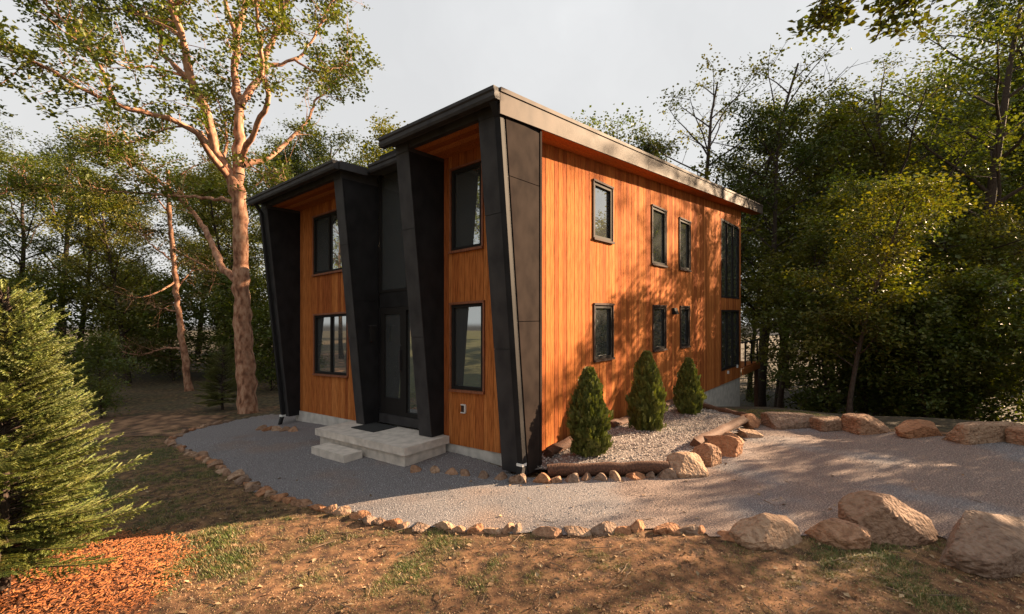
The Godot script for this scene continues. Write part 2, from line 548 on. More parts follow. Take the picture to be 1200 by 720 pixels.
func window(kind: String, at: float, r: Array, mullions: Array, fm: Material, casing: Material, t := 0.035, rail := -1.0) -> void:
	var w := Node3D.new()
	w.name = "window"
	house.add_child(w, true)
	var a0: float = r[0]
	var a1: float = r[1]
	var y0: float = r[2]
	var y1: float = r[3]
	var mb := MB.new()
	slab(mb, kind, at, a0, a0 + t, y0, y1, y1, -0.08, 0.012)
	slab(mb, kind, at, a1 - t, a1, y0, y1, y1, -0.08, 0.012)
	slab(mb, kind, at, a0 + t, a1 - t, y1 - t, y1, y1, -0.08, 0.011)
	slab(mb, kind, at, a0 + t, a1 - t, y0, y0 + t, y0 + t, -0.08, 0.011)
	mi("frame", mb.done(), fm, w)
	for x in mullions:
		bar("mullion", fm, w, kind, at, x - 0.02, x + 0.02, y0 + t, y1 - t, -0.06, 0.004)
	if rail > 0: bar("rail", fm, w, kind, at, a0 + t, a1 - t, rail - 0.02, rail + 0.02, -0.058, 0.002)
	var xs := [a0 + t]
	for x in mullions:
		xs.append(x - 0.02); xs.append(x + 0.02)
	xs.append(a1 - t)
	for i in xs.size() / 2:
		bar("pane", M.glass, w, kind, at, xs[i * 2] + 0.001, xs[i * 2 + 1] - 0.001, y0 + t + 0.001, y1 - t - 0.001, -0.034, -0.028)
	if casing:
		bar("sill", casing, w, kind, at, a0 - 0.03, a1 + 0.03, y0 - 0.035, y0 - 0.002, 0.002, 0.045)
		bar("head_trim", casing, w, kind, at, a0 - 0.03, a1 + 0.03, y1 + 0.002, y1 + 0.032, 0.002, 0.035)
		bar("jamb_trim", casing, w, kind, at, a0 - 0.03, a0 - 0.002, y0 - 0.002, y1 + 0.002, 0.002, 0.026)
		bar("jamb_trim", casing, w, kind, at, a1 + 0.002, a1 + 0.03, y0 - 0.002, y1 + 0.002, 0.002, 0.026)

const ZF := 0.5

func fin_z(y: float) -> float:
	return lerpf(0.73, 1.13, (y - 0.25) / 3.9)

func fin(x0: float, x1: float, y0: float, y1: float) -> MeshInstance3D:
	var mb := MB.new()
	mb.hexa([hp(x0, y0, ZF - 0.03), hp(x1, y0, ZF - 0.03), hp(x1, y0, fin_z(y0)), hp(x0, y0, fin_z(y0)), hp(x0, y1, ZF - 0.03), hp(x1, y1, ZF - 0.03), hp(x1, y1, fin_z(y1)), hp(x0, y1, fin_z(y1))])
	var o := mi("fin", mb.done(), M.dark, house)
	# folded metal plates on the sloping front edge, with open seams
	var ys := [y0 + 0.004, lerpf(y0, y1, 0.36), lerpf(y0, y1, 0.74), y1]
	for i in 3:
		var p := MB.new()
		var a: float = ys[i] + (0.006 if i else 0.0)
		var b: float = ys[i + 1]
		p.hexa([hp(x0 - 0.004, a, fin_z(a) + 0.001), hp(x1 + 0.004, a, fin_z(a) + 0.001), hp(x1 + 0.004, a, fin_z(a) + 0.012), hp(x0 - 0.004, a, fin_z(a) + 0.012), hp(x0 - 0.004, b, fin_z(b) + 0.001), hp(x1 + 0.004, b, fin_z(b) + 0.001), hp(x1 + 0.004, b, fin_z(b) + 0.012), hp(x0 - 0.004, b, fin_z(b) + 0.012)])
		mi("edge_plate", p.done(), M.metal, o)
	return o

func fin_side(o: Node, x: float, dirx: float, y0: float, y1: float, seams: Array, m: Material) -> void:
	var ys := [y0]
	ys.append_array(seams)
	ys.append(y1)
	for i in ys.size() - 1:
		var a: float = ys[i] + 0.004
		var b: float = ys[i + 1] - 0.004
		var p := MB.new()
		var xa := x + 0.002 * dirx
		var xb := x + 0.014 * dirx
		p.hexa([hp(xa, a, ZF - 0.02), hp(xb, a, ZF - 0.02), hp(xb, a, fin_z(a) - 0.01), hp(xa, a, fin_z(a) - 0.01), hp(xa, b, ZF - 0.02), hp(xb, b, ZF - 0.02), hp(xb, b, fin_z(b) - 0.01), hp(xa, b, fin_z(b) - 0.01)])
		mi("side_panel", p.done(), m, o)

func gutter(x0: float, x1: float, z: float, y: float, right_end := true) -> void:
	var mb := MB.new()
	var prof := [[0.0, 0.0], [0.07, 0.0], [0.085, 0.03], [0.085, 0.075], [0.10, 0.09], [0.10, 0.125], [0.0, 0.125]]
	for i in prof.size():
		var p: Array = prof[i]
		var q: Array = prof[(i + 1) % prof.size()]
		var a := hp(x0, y + p[1], z + p[0])
		var b := hp(x1, y + p[1], z + p[0])
		var c := hp(x1, y + q[1], z + q[0])
		var d := hp(x0, y + q[1], z + q[0])
		mb.quad(a, b, c, d, (a + b + c + d) / 4 - hp((x0 + x1) / 2, y + 0.06, z + 0.05))
	for x in [x0, x1]:
		for i in range(1, prof.size() - 1):
			mb.tri(hp(x, y, z), hp(x, y + prof[i][1], z + prof[i][0]), hp(x, y + prof[i + 1][1], z + prof[i + 1][0]), Vector3(1 if x == x1 else -1, 0, 0))
	mi("gutter", mb.done(), M.metal, house)

func pipe(pts: Array, w: float) -> MeshInstance3D:
	var mb := MB.new()
	for i in pts.size() - 1:
		var a: Vector3 = pts[i]
		var b: Vector3 = pts[i + 1]
		var c := []
		for q in [b, a]:
			c.append_array([hp(q.x - w, q.y, q.z - w * 0.7), hp(q.x + w, q.y, q.z - w * 0.7), hp(q.x + w, q.y, q.z + w * 0.7), hp(q.x - w, q.y, q.z + w * 0.7)])
		mb.hexa(c)
	return mi("downspout", mb.done(), M.dark, house)

func build_house() -> void:
	house = thing("house", "two storey house clad in orange cedar boards with slanted black metal fins", "house", Vector3(CX, K * CX, CZ), -TURN)
	# side wall
	var wins := [[1.28, 1.87, 3.03, 3.88], [3.48, 4.15, 2.82, 3.89], [4.92, 5.56, 2.83, 3.88], [1.30, 1.88, 1.18, 2.01], [3.53, 4.12, 1.19, 2.01], [4.98, 5.50, 1.17, 2.01], [8.0, 9.8, 2.29, 4.37], [8.0, 9.8, 0.36, 1.97]]
	board_wall("side_wall", "side", 0.0, -ZF, 10.02, 0.0, func(a): return roof_y(-a) - 0.01, wins, 0.104)
	for i in wins.size():
		if i < 6: window("side", 0.0, wins[i], [], M.frame, M.frame_brown, 0.045)
		else: window("side", 0.0, wins[i], [8.6, 9.2], M.frame, null, 0.05)
	# front walls
	var rw := [[-1.195, -0.63, 2.79, 3.89], [-1.195, -0.605, 0.90, 2.05]]
	board_wall("front_wall", "front", ZF, -1.36, 0.0, 0.137, func(_a): return 4.12, rw, 0.104)
	for r in rw: window("front", ZF, r, [], M.frame, M.trim_wood, 0.04)
	var lw := [[-4.92, -3.86, 2.81, 3.87], [-4.89, -3.785, 0.965, 2.04]]
	board_wall("front_wall", "front", ZF, -5.46, -3.14, 0.213, func(_a): return 4.12, lw, 0.104)
	window("front", ZF, lw[0], [-4.39], M.frame, M.trim_wood, 0.04)
	window("front", ZF, lw[1], [-4.335], M.frame, M.trim_wood, 0.04)
	# foundations
	hb("foundation", M.foundation, house, -0.27, -0.02, -1.6, -0.004, -10.0, ZF - 0.02)
	hb("foundation", M.foundation, house, -1.36, -0.271, -0.3, 0.135, ZF - 0.3, ZF - 0.01)
	hb("foundation", M.foundation, house, -5.6, -3.14, -0.3, 0.211, ZF - 0.3, ZF + 0.02)
	# shell that closes the rooms; unseen back cut short to let the sun past
	hb("back_wall", M.inner, house, -1.7, -0.1, -1.6, 4.85, -10.02, -9.9)
	hb("party_wall", M.inner, house, -1.8, -1.7, -0.2, 4.6, -10.0, -3.0)
	hb("back_wall", M.inner, house, -5.55, -1.8, -0.2, 4.3, -3.1, -3.0)
	hb("left_wall", M.inner, house, -5.55, -5.45, -0.2, 4.2, -3.0, ZF - 0.03)
	hb("room_floor", M.inner, house, -5.44, -0.1, 0.10, 0.2, -3.0, ZF - 0.12)
	hb("room_floor", M.inner, house, -1.69, -0.1, 0.10, 0.2, -9.9, -3.01)
	hb("upper_floor", M.inner, house, -5.44, -0.1, 2.25, 2.6, -3.0, ZF - 0.12)
	hb("upper_floor", M.inner, house, -1.69, -0.1, 2.1, 2.25, -9.9, -3.01)
	# roof, rising to the back
	var roof := MB.new()
	for r in [[-1.66, 0.29, 1.24, -11.4], [-2.86, -1.661, 0.66, -3.3], [-5.78, -2.861, 1.24, -3.3], [-1.95, -1.661, -3.301, -11.4]]:
		var p := []
		for dy in [0.15, 0.20]:
			for q in [[r[0], r[2]], [r[1], r[2]], [r[1], r[3]], [r[0], r[3]]]:
				p.append(hp(q[0], roof_y(q[1]) + dy, q[1]))
		roof.hexa(p)
	var ro := mi("roof", roof.done(), M.roofing, house)
	# metal fascia along the side, in lengths
	var fz := [1.24, -2.6, -6.4, -9.2, -11.42]
	for i in 4:
		var p := []
		for dy in [-0.03, 0.225]:
			for q in [[0.292, fz[i] - 0.003], [0.31, fz[i] - 0.003], [0.31, fz[i + 1] + 0.003], [0.292, fz[i + 1] + 0.003]]:
				p.append(hp(q[0], roof_y(q[1]) + dy + 0.0, q[1]))
		var mb := MB.new()
		mb.hexa(p)
		mi("fascia", mb.done(), M.fascia, ro)
	var cap := MB.new()
	cap.hexa([hp(0.27, roof_y(1.24) + 0.2, 1.24), hp(0.325, roof_y(1.24) + 0.2, 1.24), hp(0.325, roof_y(-11.42) + 0.2, -11.42), hp(0.27, roof_y(-11.42) + 0.2, -11.42), hp(0.27, roof_y(1.24) + 0.245, 1.24), hp(0.325, roof_y(1.24) + 0.245, 1.24), hp(0.325, roof_y(-11.42) + 0.245, -11.42), hp(0.27, roof_y(-11.42) + 0.245, -11.42)])
	mi("drip_edge", cap.done(), M.fascia, ro)
	# side soffit boards under the overhang
	for i in 2:
		var s := MB.new()
		var x0 := 0.012 + 0.14 * i
		var q := []
		for dy in [-0.022, -0.004]:
			for c in [[x0, 0.44], [x0 + 0.134, 0.44], [x0 + 0.134, -11.38], [x0, -11.38]]:
				q.append(hp(c[0], roof_y(c[1]) + dy, c[1]))
		s.hexa(q)
		mi("soffit_board", s.done(), M.wood[i], ro)
	# fins
	var top := 4.05
	var f1 := fin(-0.10, 0.262, 0.02, top)
	fin_side(f1, 0.262, 1.0, 0.03, roof_y(0.9) - 0.035, [1.785, 3.38], M.bronze)
	hb("corner_trim", M.bronze, f1, 0.262, 0.285, 0.03, roof_y(0.5) - 0.03, ZF - 0.055, ZF - 0.022)
	fin(-1.60, -1.352, 0.255, top)
	var f3 := fin(-3.145, -2.935, 0.255, top)
	fin_side(f3, -2.935, 1.0, 0.26, 4.0, [2.2], M.dark)
	fin(-5.68, -5.462, 0.13, top)
	# headers and wooden ceilings of the two boxes
	for b in [[-1.35, -0.102], [-5.46, -3.147]]:
		var h := MB.new()
		h.hexa([hp(b[0], 4.09, fin_z(4.09) - 0.07), hp(b[1], 4.09, fin_z(4.09) - 0.07), hp(b[1], 4.09, fin_z(4.09) + 0.002), hp(b[0], 4.09, fin_z(4.09) + 0.002), hp(b[0], 4.24, fin_z(4.24) - 0.07), hp(b[1], 4.24, fin_z(4.24) - 0.07), hp(b[1], 4.24, fin_z(4.24) + 0.002), hp(b[0], 4.24, fin_z(4.24) + 0.002)])
		mi("header", h.done(), M.metal, house)
		for i in 5:
			var z0 := ZF + 0.005 + i * 0.107
			hb("ceiling_board", M.wood[i], house, b[0] + 0.002, b[1] - 0.002, 4.10 + 0.001 * (i % 2), 4.118, z0, z0 + 0.103)
	for x in [[-0.10, 0.262], [-1.60, -1.352], [-3.145, -2.935], [-5.68, -5.462]]:
		hb("fin_cap", M.metal, house, x[0] + 0.001, x[1] - 0.001, top + 0.001, 4.25, ZF, fin_z(4.12) + 0.012)
	gutter(-1.70, 0.31, 1.245, 4.125)
	gutter(-5.80, -2.82, 1.245, 4.125)
	gutter(-2.80, -1.70, 0.67, 4.18)
	# gutter return beside the entrance
	hb("gutter_return", M.metal, house, -2.858, -2.79, 4.13, 4.25, 0.775, 1.24)
	var d1 := pipe([Vector3(0.235, 4.13, 1.27), Vector3(0.235, 3.98, 1.17), Vector3(0.235, 0.16, 0.775), Vector3(0.27, 0.02, 0.86)], 0.04)
	hb("strap", M.white, d1, 0.19, 0.28, 0.14, 0.17, 0.74, 0.815)
	var d2 := pipe([Vector3(-5.60, 4.13, 1.27), Vector3(-5.60, 3.98, 1.17), Vector3(-5.60, 0.16, 0.775), Vector3(-5.58, -0.02, 0.84)], 0.035)
	hb("strap", M.white, d2, -5.645, -5.555, 0.13, 0.165, 0.74, 0.82)
	# hooded vent and a covered outlet
	var v := MB.new()
	v.hexa([hp(0.006, 1.86, -4.66), hp(0.10, 1.86, -4.66), hp(0.10, 1.86, -4.50), hp(0.006, 1.86, -4.50), hp(0.006, 1.99, -4.66), hp(0.05, 1.99, -4.66), hp(0.05, 1.99, -4.50), hp(0.006, 1.99, -4.50)])
	mi("vent_hood", v.done(), M.frame, house)
	var o := hb("outlet_cover", M.frame_brown, house, -0.99, -0.93, 0.60, 0.69, ZF + 0.008, ZF + 0.03)
	for q in [[-0.998, -0.922, 0.692, 0.704], [-0.998, -0.922, 0.586, 0.598], [-0.928, -0.916, 0.598, 0.692]]:
		hb("rim", M.white, o, q[0], q[1], q[2], q[3], ZF + 0.008, ZF + 0.036)
	for q in [[9.55, 0.14], [8.6, 0.06]]:
		hb("tap", M.white, house, 0.008, 0.05, q[1] + 0.18, q[1] + 0.26, -q[0] + 0.02, -q[0] + 0.06)

func build_entrance() -> void:
	var z := 0.46
	hb("entrance_wall", M.dark, house, -2.933, -1.602, 2.09, 2.33, z - 0.08, z)
	hb("entrance_wall", M.dark, house, -2.933, -1.602, 4.36, 4.55, z - 0.08, z)
	hb("entrance_wall", M.dark, house, -2.933, -2.895, 0.26, 2.088, z - 0.08, z + 0.01)
	window("front", z, [-2.93, -1.605, 2.332, 4.358], [-2.23], M.frame, null, 0.04)
	# glazed door
	var d := Node3D.new()
	d.name = "door"
	house.add_child(d, true)
	var mb := MB.new()
	slab(mb, "front", z, -2.89, -2.80, 0.40, 2.085, 2.085, -0.06, 0.0)
	slab(mb, "front", z, -2.395, -2.305, 0.40, 2.085, 2.085, -0.06, 0.0)
	slab(mb, "front", z, -2.80, -2.395, 1.98, 2.085, 2.085, -0.06, -0.001)
	slab(mb, "front", z, -2.80, -2.395, 0.40, 0.66, 0.66, -0.06, -0.001)
	mi("door_leaf", mb.done(), M.frame, d)
	bar("pane", M.glass, d, "front", z, -2.799, -2.396, 0.661, 1.979, -0.034, -0.028)
	bar("handle", M.metal, d, "front", z, -2.375, -2.355, 1.10, 1.42, 0.002, 0.04)
	bar("lock", M.metal, d, "front", z, -2.38, -2.35, 1.48, 1.51, 0.002, 0.015)
	bar("threshold", M.metal, d, "front", z, -2.893, -1.603, 0.26, 0.398, -0.06, 0.03)
	window("front", z, [-2.30, -1.605, 0.402, 2.088], [], M.frame, null, 0.06)
	# small lantern on the dark side panel
	var l := hb("wall_lantern", M.frame, house, -2.918, -2.86, 1.55, 1.80, 0.58, 0.66)
	hb("lantern_cap", M.metal, l, -2.918, -2.85, 1.802, 1.82, 0.57, 0.67)
	# concrete landing and step
	var p := thing("entrance_landing", "pale concrete landing slab on a footing in front of the black entrance door", "landing", house.position, -TURN)
	hb("slab", M.concrete, p, -3.40, -1.22, 0.15, 0.25, ZF + 0.03, 1.30)
	hb("footing", M.concrete, p, -3.34, -1.27, -0.12, 0.149, ZF + 0.05, 1.25)
	var s := hb("entrance_step", M.concrete, self, -2.98, -2.12, -0.06, 0.09, 1.305, 1.58)
	s.position = house.position
	s.rotation.y = -TURN
	tag(s, "low concrete step block against the front of the entrance landing", "step")
	var m := MB.new()
	hbox(m, -2.92, -2.34, 0.252, 0.262, 0.56, 0.98)
	var doormat := mi("doormat", m.done(), mat(lin(0.02, 0.02, 0.02), 0.95))
	doormat.position = house.position
	doormat.rotation.y = -TURN
	tag(doormat, "black doormat on the concrete landing before the door", "doormat")

func build_deck() -> void:
	var d := thing("deck", "wooden deck on a post behind the far end of the cedar side wall", "deck", house.position, -TURN)
	for i in 7:
		hb("plank", M.wood[i % 5], d, -1.0 + 0.145 * i, -0.86 + 0.145 * i, 0.24, 0.275, -12.3, -10.03)
	hb("rim_board", M.wood[0], d, 0.02, 0.06, 0.05, 0.238, -12.3, -10.03)
	hb("rim_board", M.wood[1], d, -1.0, 0.018, 0.05, 0.238, -12.3, -12.26)
	hb("post", M.timber, d, -0.09, 0.016, -1.9, 0.236, -12.24, -12.13)
	for z in [-12.2, -11.4, -10.6]:
		hb("rail_post", M.frame, d, -0.03, 0.014, 0.277, 0.98, z - 0.02, z + 0.02)
	hb("handrail", M.metal, d, -0.05, 0.03, 0.982, 1.02, -12.26, -10.1)
	for k in 4: hb("cable", M.metal, d, -0.012, -0.004, 0.4 + 0.14 * k, 0.408 + 0.14 * k, -12.18, -10.1)

# ------------------------------------------------------------------ stones and timbers
func rock_mesh(w: float, h: float, dep: float, sd: int, res: int, boxy := 4.0, chops := 5) -> ArrayMesh:
	var r := RandomNumberGenerator.new()
	r.seed = sd
	var ns := noise(1.3, sd, 3)
	var planes := []
	for i in chops:
		var a := r.randf() * TAU
		var nn := Vector3(cos(a), r.randf_range(-0.2, 1.3), sin(a)).normalized()
		planes.append([nn, r.randf_range(0.52, 0.84)])
	var f := func(p: Vector3) -> Vector3:
		var l := pow(pow(absf(p.x), boxy) + pow(absf(p.y), boxy) + pow(absf(p.z), boxy), 1.0 / boxy)
		var q := p / l
		for pl in planes:
			var dd: float = q.dot(pl[0]) - pl[1]
			if dd > 0: q -= pl[0] * dd * 0.97
		q *= 1.0 + 0.06 * ns.get_noise_3dv(q * 0.9) + 0.035 * ns.get_noise_3dv(q * 4.0 + Vector3(9, 0, 0))
		return Vector3(q.x * w / 2, (q.y + 0.8) * h / 1.8, q.z * dep / 2)
	var mb := MB.new()
	for ax in 3:
		for sg in [-1.0, 1.0]:
			for i in res:
				for j in res:
					var c := []
					for d in [[0, 0], [1, 0], [1, 1], [0, 1]]:
						var a: float = tan((float(i + d[0]) / res * 2 - 1) * 0.7854)
						var b: float = tan((float(j + d[1]) / res * 2 - 1) * 0.7854)
						var p := Vector3.ZERO
						p[ax] = sg; p[(ax + 1) % 3] = a; p[(ax + 2) % 3] = b
						c.append(f.call(p))
					mb.quad(c[0], c[1], c[2], c[3], (c[0] + c[2]) / 2 - Vector3(0, h * 0.44, 0))
	return mb.done()

func boulder(x: float, z: float, w: float, h: float, dep: float, turn: float, sd: int, m: int, label: String, boxy := 4.0, chops := 6) -> void:
	var o := mi("boulder", rock_mesh(w, h, dep, sd, 14, boxy + 1.0, chops), M.rock[m])
	o.position = land_at(x, z, -0.06 * h)
	o.rotation.y = turn
	tag(o, label, "boulder")

func stones() -> void:
	var kinds := []
	for i in 7: kinds.append(rock_mesh(1.0, 1.0, 1.0, 100 + i, 5, 4.5, 9))
	var place := func(called, x, z, w, h, dd, turn, label, group):
		var o := mi(called, kinds[rng.randi() % 7], M.rock[rng.randi() % 5])
		o.position = land_at(x, z, -rng.randf_range(0.04, 0.18) * h)
		o.rotation.y = turn
		o.scale = Vector3(w, h, dd)
		tag(o, label, "stone", group)
	# the kerb of fieldstones
	var i := 1
	var at: Vector2 = kerb[1]
	var end := false
	while not end:
		var deep := -at.y
		var w := (rng.randf_range(0.09, 0.20) if rng.randf() < 0.45 else rng.randf_range(0.2, 0.36)) if deep < 7.0 else rng.randf_range(0.14, 0.30)
		var need := w * 0.86
		while need > 0:
			var gap := at.distance_to(kerb[i])
			if gap > need:
				at = at.move_toward(kerb[i], need); need = 0
			else:
				need -= gap; at = kerb[i]; i += 1
				if i >= kerb.size():
					end = true; break
		if end: break
		var dirv: Vector2 = (kerb[i] - kerb[i - 1]).normalized()
		var j := at + Vector2(-dirv.y, dirv.x) * rng.randf_range(-0.025, 0.025)
		place.call("kerb_stone", j.x, j.y, w, rng.randf_range(0.05, 0.105), rng.randf_range(0.12, 0.22), -atan2(dirv.y, dirv.x) + rng.randf_range(-0.3, 0.3), "small tan fieldstone in the low kerb between lawn and gravel", "fieldstones of the gravel kerb")
	# row below the timber of the planting bed
	for s in [[609, 25, 0.13], [636, 24, 0.13], [653, 16, 0.09], [670, 18, 0.11], [687, 14, 0.08], [704, 20, 0.10], [721, 12, 0.10], [744, 24, 0.10], [762, 13, 0.08], [781, 26, 0.13]]:
		var px: float = (s[0] - 600) * 0.01092
		place.call("edging_stone", px, -6.02 + 0.02 * (px - 1.0) + rng.randf_range(-0.03, 0.03), s[1] * 0.0112, s[2] * 1.15, 0.2, rng.randf_range(-0.25, 0.25), "rust coloured stone in the row below the planting bed timber", "stones below the bed timber")
	# flat stones around the gravel strips along the front wall
	for s in [[-5.3, -9.95], [-5.05, -9.8], [-4.85, -9.7], [-4.62, -9.6], [-4.4, -9.5]]:
		place.call("flat_stone", s[0], s[1], 0.28, 0.12, 0.2, rng.randf() * 3.0, "flat brown stone between the landing step and the far downspout", "flat stones beside the landing step")
	for s in [[-1.35, -6.62], [-1.08, -6.55], [-0.82, -6.42], [-0.62, -6.36], [-0.36, -6.25], [-0.15, -6.2]]:
		place.call("flat_stone", s[0], s[1], 0.22, 0.10, 0.15, rng.randf() * 3.0, "flat brown stone on the gravel below the covered wall outlet", "flat stones below the wall outlet")
	boulder(2.27, -4.22, 0.62, 0.25, 0.40, 0.1, 201, 4, "pale flat topped boulder between the kerb stones and a smaller tan boulder", 3.2, 7)
	boulder(2.86, -4.16, 0.46, 0.19, 0.36, -0.1, 202, 0, "small wedge shaped tan boulder between the pale boulder and the tallest one", 3.0, 6)
	boulder(3.38, -4.24, 0.72, 0.37, 0.50, 0.15, 207, 1, "tallest rounded boulder with a slanting top at the edge of the gravel", 2.6, 4)
	boulder(3.96, -3.92, 1.15, 0.34, 0.6, 0.35, 204, 3, "long blocky grey brown boulder at the near corner of the parking area", 5.0, 4)
	boulder(5.10, -8.72, 0.80, 0.26, 0.5, 0.1, 211, 3, "squared grey brown boulder beside the planting bed at the wood's edge", 7.0, 2)
	boulder(5.68, -8.42, 0.58, 0.22, 0.4, 0.1, 212, 1, "small low block between two larger boulders at the wood's edge", 7.0, 2)
	boulder(6.14, -8.12, 0.70, 0.30, 0.45, 0.1, 213, 0, "upright tan block boulder beside the wedge shaped one at the wood's edge", 8.0, 2)
	boulder(6.68, -7.74, 0.92, 0.24, 0.45, 0.12, 214, 2, "orange wedge shaped boulder rising to one end at the wood's edge", 3.0, 7)
	boulder(7.24, -7.30, 1.0, 0.32, 0.5, 0.12, 215, 4, "long pale rectangular boulder at the wood's edge", 8.0, 2)
	boulder(7.78, -6.92, 0.75, 0.25, 0.5, 0.3, 216, 0, "low tan boulder beyond the long pale one at the wood's edge", 8.0, 2)
	boulder(4.45, -8.72, 0.36, 0.24, 0.34, 0.3, 221, 2, "orange boulder at the far corner of the planting bed", 3.5, 5)
	boulder(4.02, -8.08, 0.52, 0.16, 0.34, -0.5, 222, 4, "flat pale boulder beside the end of the bed timber", 3.0, 6)
	boulder(3.62, -7.72, 0.36, 0.18, 0.3, 0.4, 223, 0, "small tan boulder between the flat pale one and the broad ledge stone", 3.2, 6)
	boulder(3.12, -7.12, 0.62, 0.30, 0.5, -0.8, 224, 2, "broad orange ledge stone along the planting bed edge", 3.5, 5)
	boulder(2.72, -6.62, 0.5, 0.30, 0.42, -0.6, 225, 0, "tan slab leaning on the corner block of the planting bed", 3.0, 7)
	boulder(2.28, -6.16, 0.46, 0.28, 0.4, 0.1, 226, 4, "pale corner block at the near end of the planting bed", 5.0, 4)

func log_timber(a: Vector3, b: Vector3, r: float, square: bool, label: String) -> void:
	var mb := MB.new()
	var p := []
	var rr := []
	for i in 9:
		var t := i / 8.0
		p.append(a.lerp(b, t) + Vector3(0, 0.012 * sin(i * 2.1), 0.012 * cos(i * 1.7)))
		rr.append(r * (1.0 + 0.05 * sin(i * 3.3)))
	mb.tube(p, rr, 4 if square else 12)
	for e in [0, 8]:
		var s := mb.v.size()
		var sides := 4 if square else 12
		for k in sides - 2:
			mb.tri(mb.v[e * sides], mb.v[e * sides + k + 1], mb.v[e * sides + k + 2], (p[e] - p[4]))
	tag(mi("timber", mb.done(), M.timber), label, "timber")

func garden() -> void:
	log_timber(land_at(0.47, -6.22, 0.10), land_at(2.02, -6.12, 0.11), 0.085, false, "dark round log along the near edge of the planting bed")
	log_timber(land_at(2.72, -7.0, 0.17), land_at(4.35, -8.75, 0.13), 0.09, true, "weathered beam behind the stones of the planting bed")
	log_timber(land_at(4.5, -9.0, 0.12), land_at(4.0, -9.9, 0.13), 0.085, true, "dark beam closing the far end of the planting bed")
	log_timber(land_at(0.52, -6.82, 0.16), land_at(1.3, -7.78, 0.16), 0.09, true, "beam at the foot of the cedar wall behind the first shrub")
	log_timber(land_at(1.75, -8.32, 0.14), land_at(2.6, -9.36, 0.14), 0.09, true, "beam at the foot of the cedar wall behind the middle shrub")
	log_timber(land_at(2.9, -9.7, 0.14), land_at(3.6, -10.5, 0.14), 0.09, true, "beam at the foot of the cedar wall behind the last shrub")
	# arborvitae
	var frond := frond_mesh(5)
	var xf := []
	var cs := []
	var r := RandomNumberGenerator.new()
	r.seed = 77
	for k in 5200:
		var t := pow(r.randf(), 1.15)
		var y := 0.03 + 1.15 * t
		var prof := 0.8 + 0.2 * t / 0.28 if t < 0.28 else pow(1.0 - pow((t - 0.28) / 0.74, 1.7), 0.85)
		var rad := 0.262 * prof
		var a := r.randf() * TAU
		var q := sqrt(r.randf_range(0.15, 1.0))
		var o := Vector3(cos(a), 0, sin(a))
		var up := (Vector3.UP + o * r.randf_range(0.25, 0.75)).normalized()
		var side := up.cross(o.rotated(Vector3.UP, r.randf_range(-1.2, 1.2))).normalized()
		xf.append(Transform3D(Basis(side, up, side.cross(up)).scaled(Vector3.ONE * r.randf_range(0.55, 1.1)), o * rad * q * (1.0 + 0.55 * bump.get_noise_3d(cos(a) * 4.0, t * 14.0, sin(a) * 4.0)) + Vector3(0, y, 0)))
		var g := r.randf_range(0.6, 1.5)
		cs.append(Color(0.115 * g, 0.135 * g, 0.032 * g))
	var sh := thing("arborvitae", "cone shaped green arborvitae at the corner end of the planting bed", "shrub", land_at(1.11, -6.82, 0.08), 0.0, "arborvitae along the side wall")
	var st := MB.new()
	st.tube([Vector3.ZERO, Vector3(0.01, 0.5, 0), Vector3(0, 1.0, 0)], [0.03, 0.02, 0.008], 6)
	mi("stem", st.done(), M.bark, sh)
	joined("foliage", frond, xf, cs, M.needle, sh)
	sh.scale = Vector3(1.0, 1.03, 1.0)
	copy(sh, "arborvitae", "tall dark arborvitae in the middle of the planting bed", land_at(2.36, -8.24, 0.08), 2.0, Vector3(1.05, 1.12, 1.05), "", "arborvitae along the side wall")
	copy(sh, "arborvitae", "smallest dark arborvitae at the far end of the planting bed", land_at(3.57, -9.53, 0.06), 4.0, Vector3(0.95, 0.92, 0.95), "", "arborvitae along the side wall")

func frond_mesh(sd: int) -> ArrayMesh:
	var r := RandomNumberGenerator.new()
	r.seed = sd
	var mb := MB.new()
	for i in 13:
		var t := i / 12.0
		var s := -1.0 if i % 2 else 1.0
		var b := Vector3(0, t * 0.075, 0)
		var d := Vector3(s * (0.9 - 0.6 * t), 0.9, r.randf_range(-0.35, 0.35)).normalized()
		var l := 0.05 * (1.0 - 0.45 * t)
		var w := d.cross(Vector3(0, 0, 1)).normalized() * 0.0075
		mb.quad(b, b + d * l * 0.5 + w, b + d * l, b + d * l * 0.5 - w)
	return mb.done()

# ------------------------------------------------------------------ trees
func leaf_clump(sd: int, count: int, rad: float, size: float, flat := 0.6) -> ArrayMesh:
	var r := RandomNumberGenerator.new()
	r.seed = sd
	var mb := MB.new()
	for i in count:
		var p := Vector3(r.randfn(), r.randfn() * flat, r.randfn()) * rad * 0.5
		var d := Vector3(r.randf_range(-1, 1), r.randf_range(-0.7, 0.3), r.randf_range(-1, 1)).normalized()
		var up := (Vector3.UP + Vector3(r.randf_range(-1, 1), 0, r.randf_range(-1, 1)) * 0.8).normalized()
		var w := d.cross(up).normalized()
		var fold := w.cross(d).normalized() * 0.12 * size
		var l := size * r.randf_range(0.7, 1.25)
		var g := r.randf_range(0.75, 1.2)
		mb.col = Color(g, g, g * r.randf_range(0.7, 1.0))
		mb.tri(p, p + d * l * 0.45 + w * l * 0.36 + fold, p + d * l)
		mb.tri(p, p + d * l, p + d * l * 0.45 - w * l * 0.36 + fold)
	return mb.done()

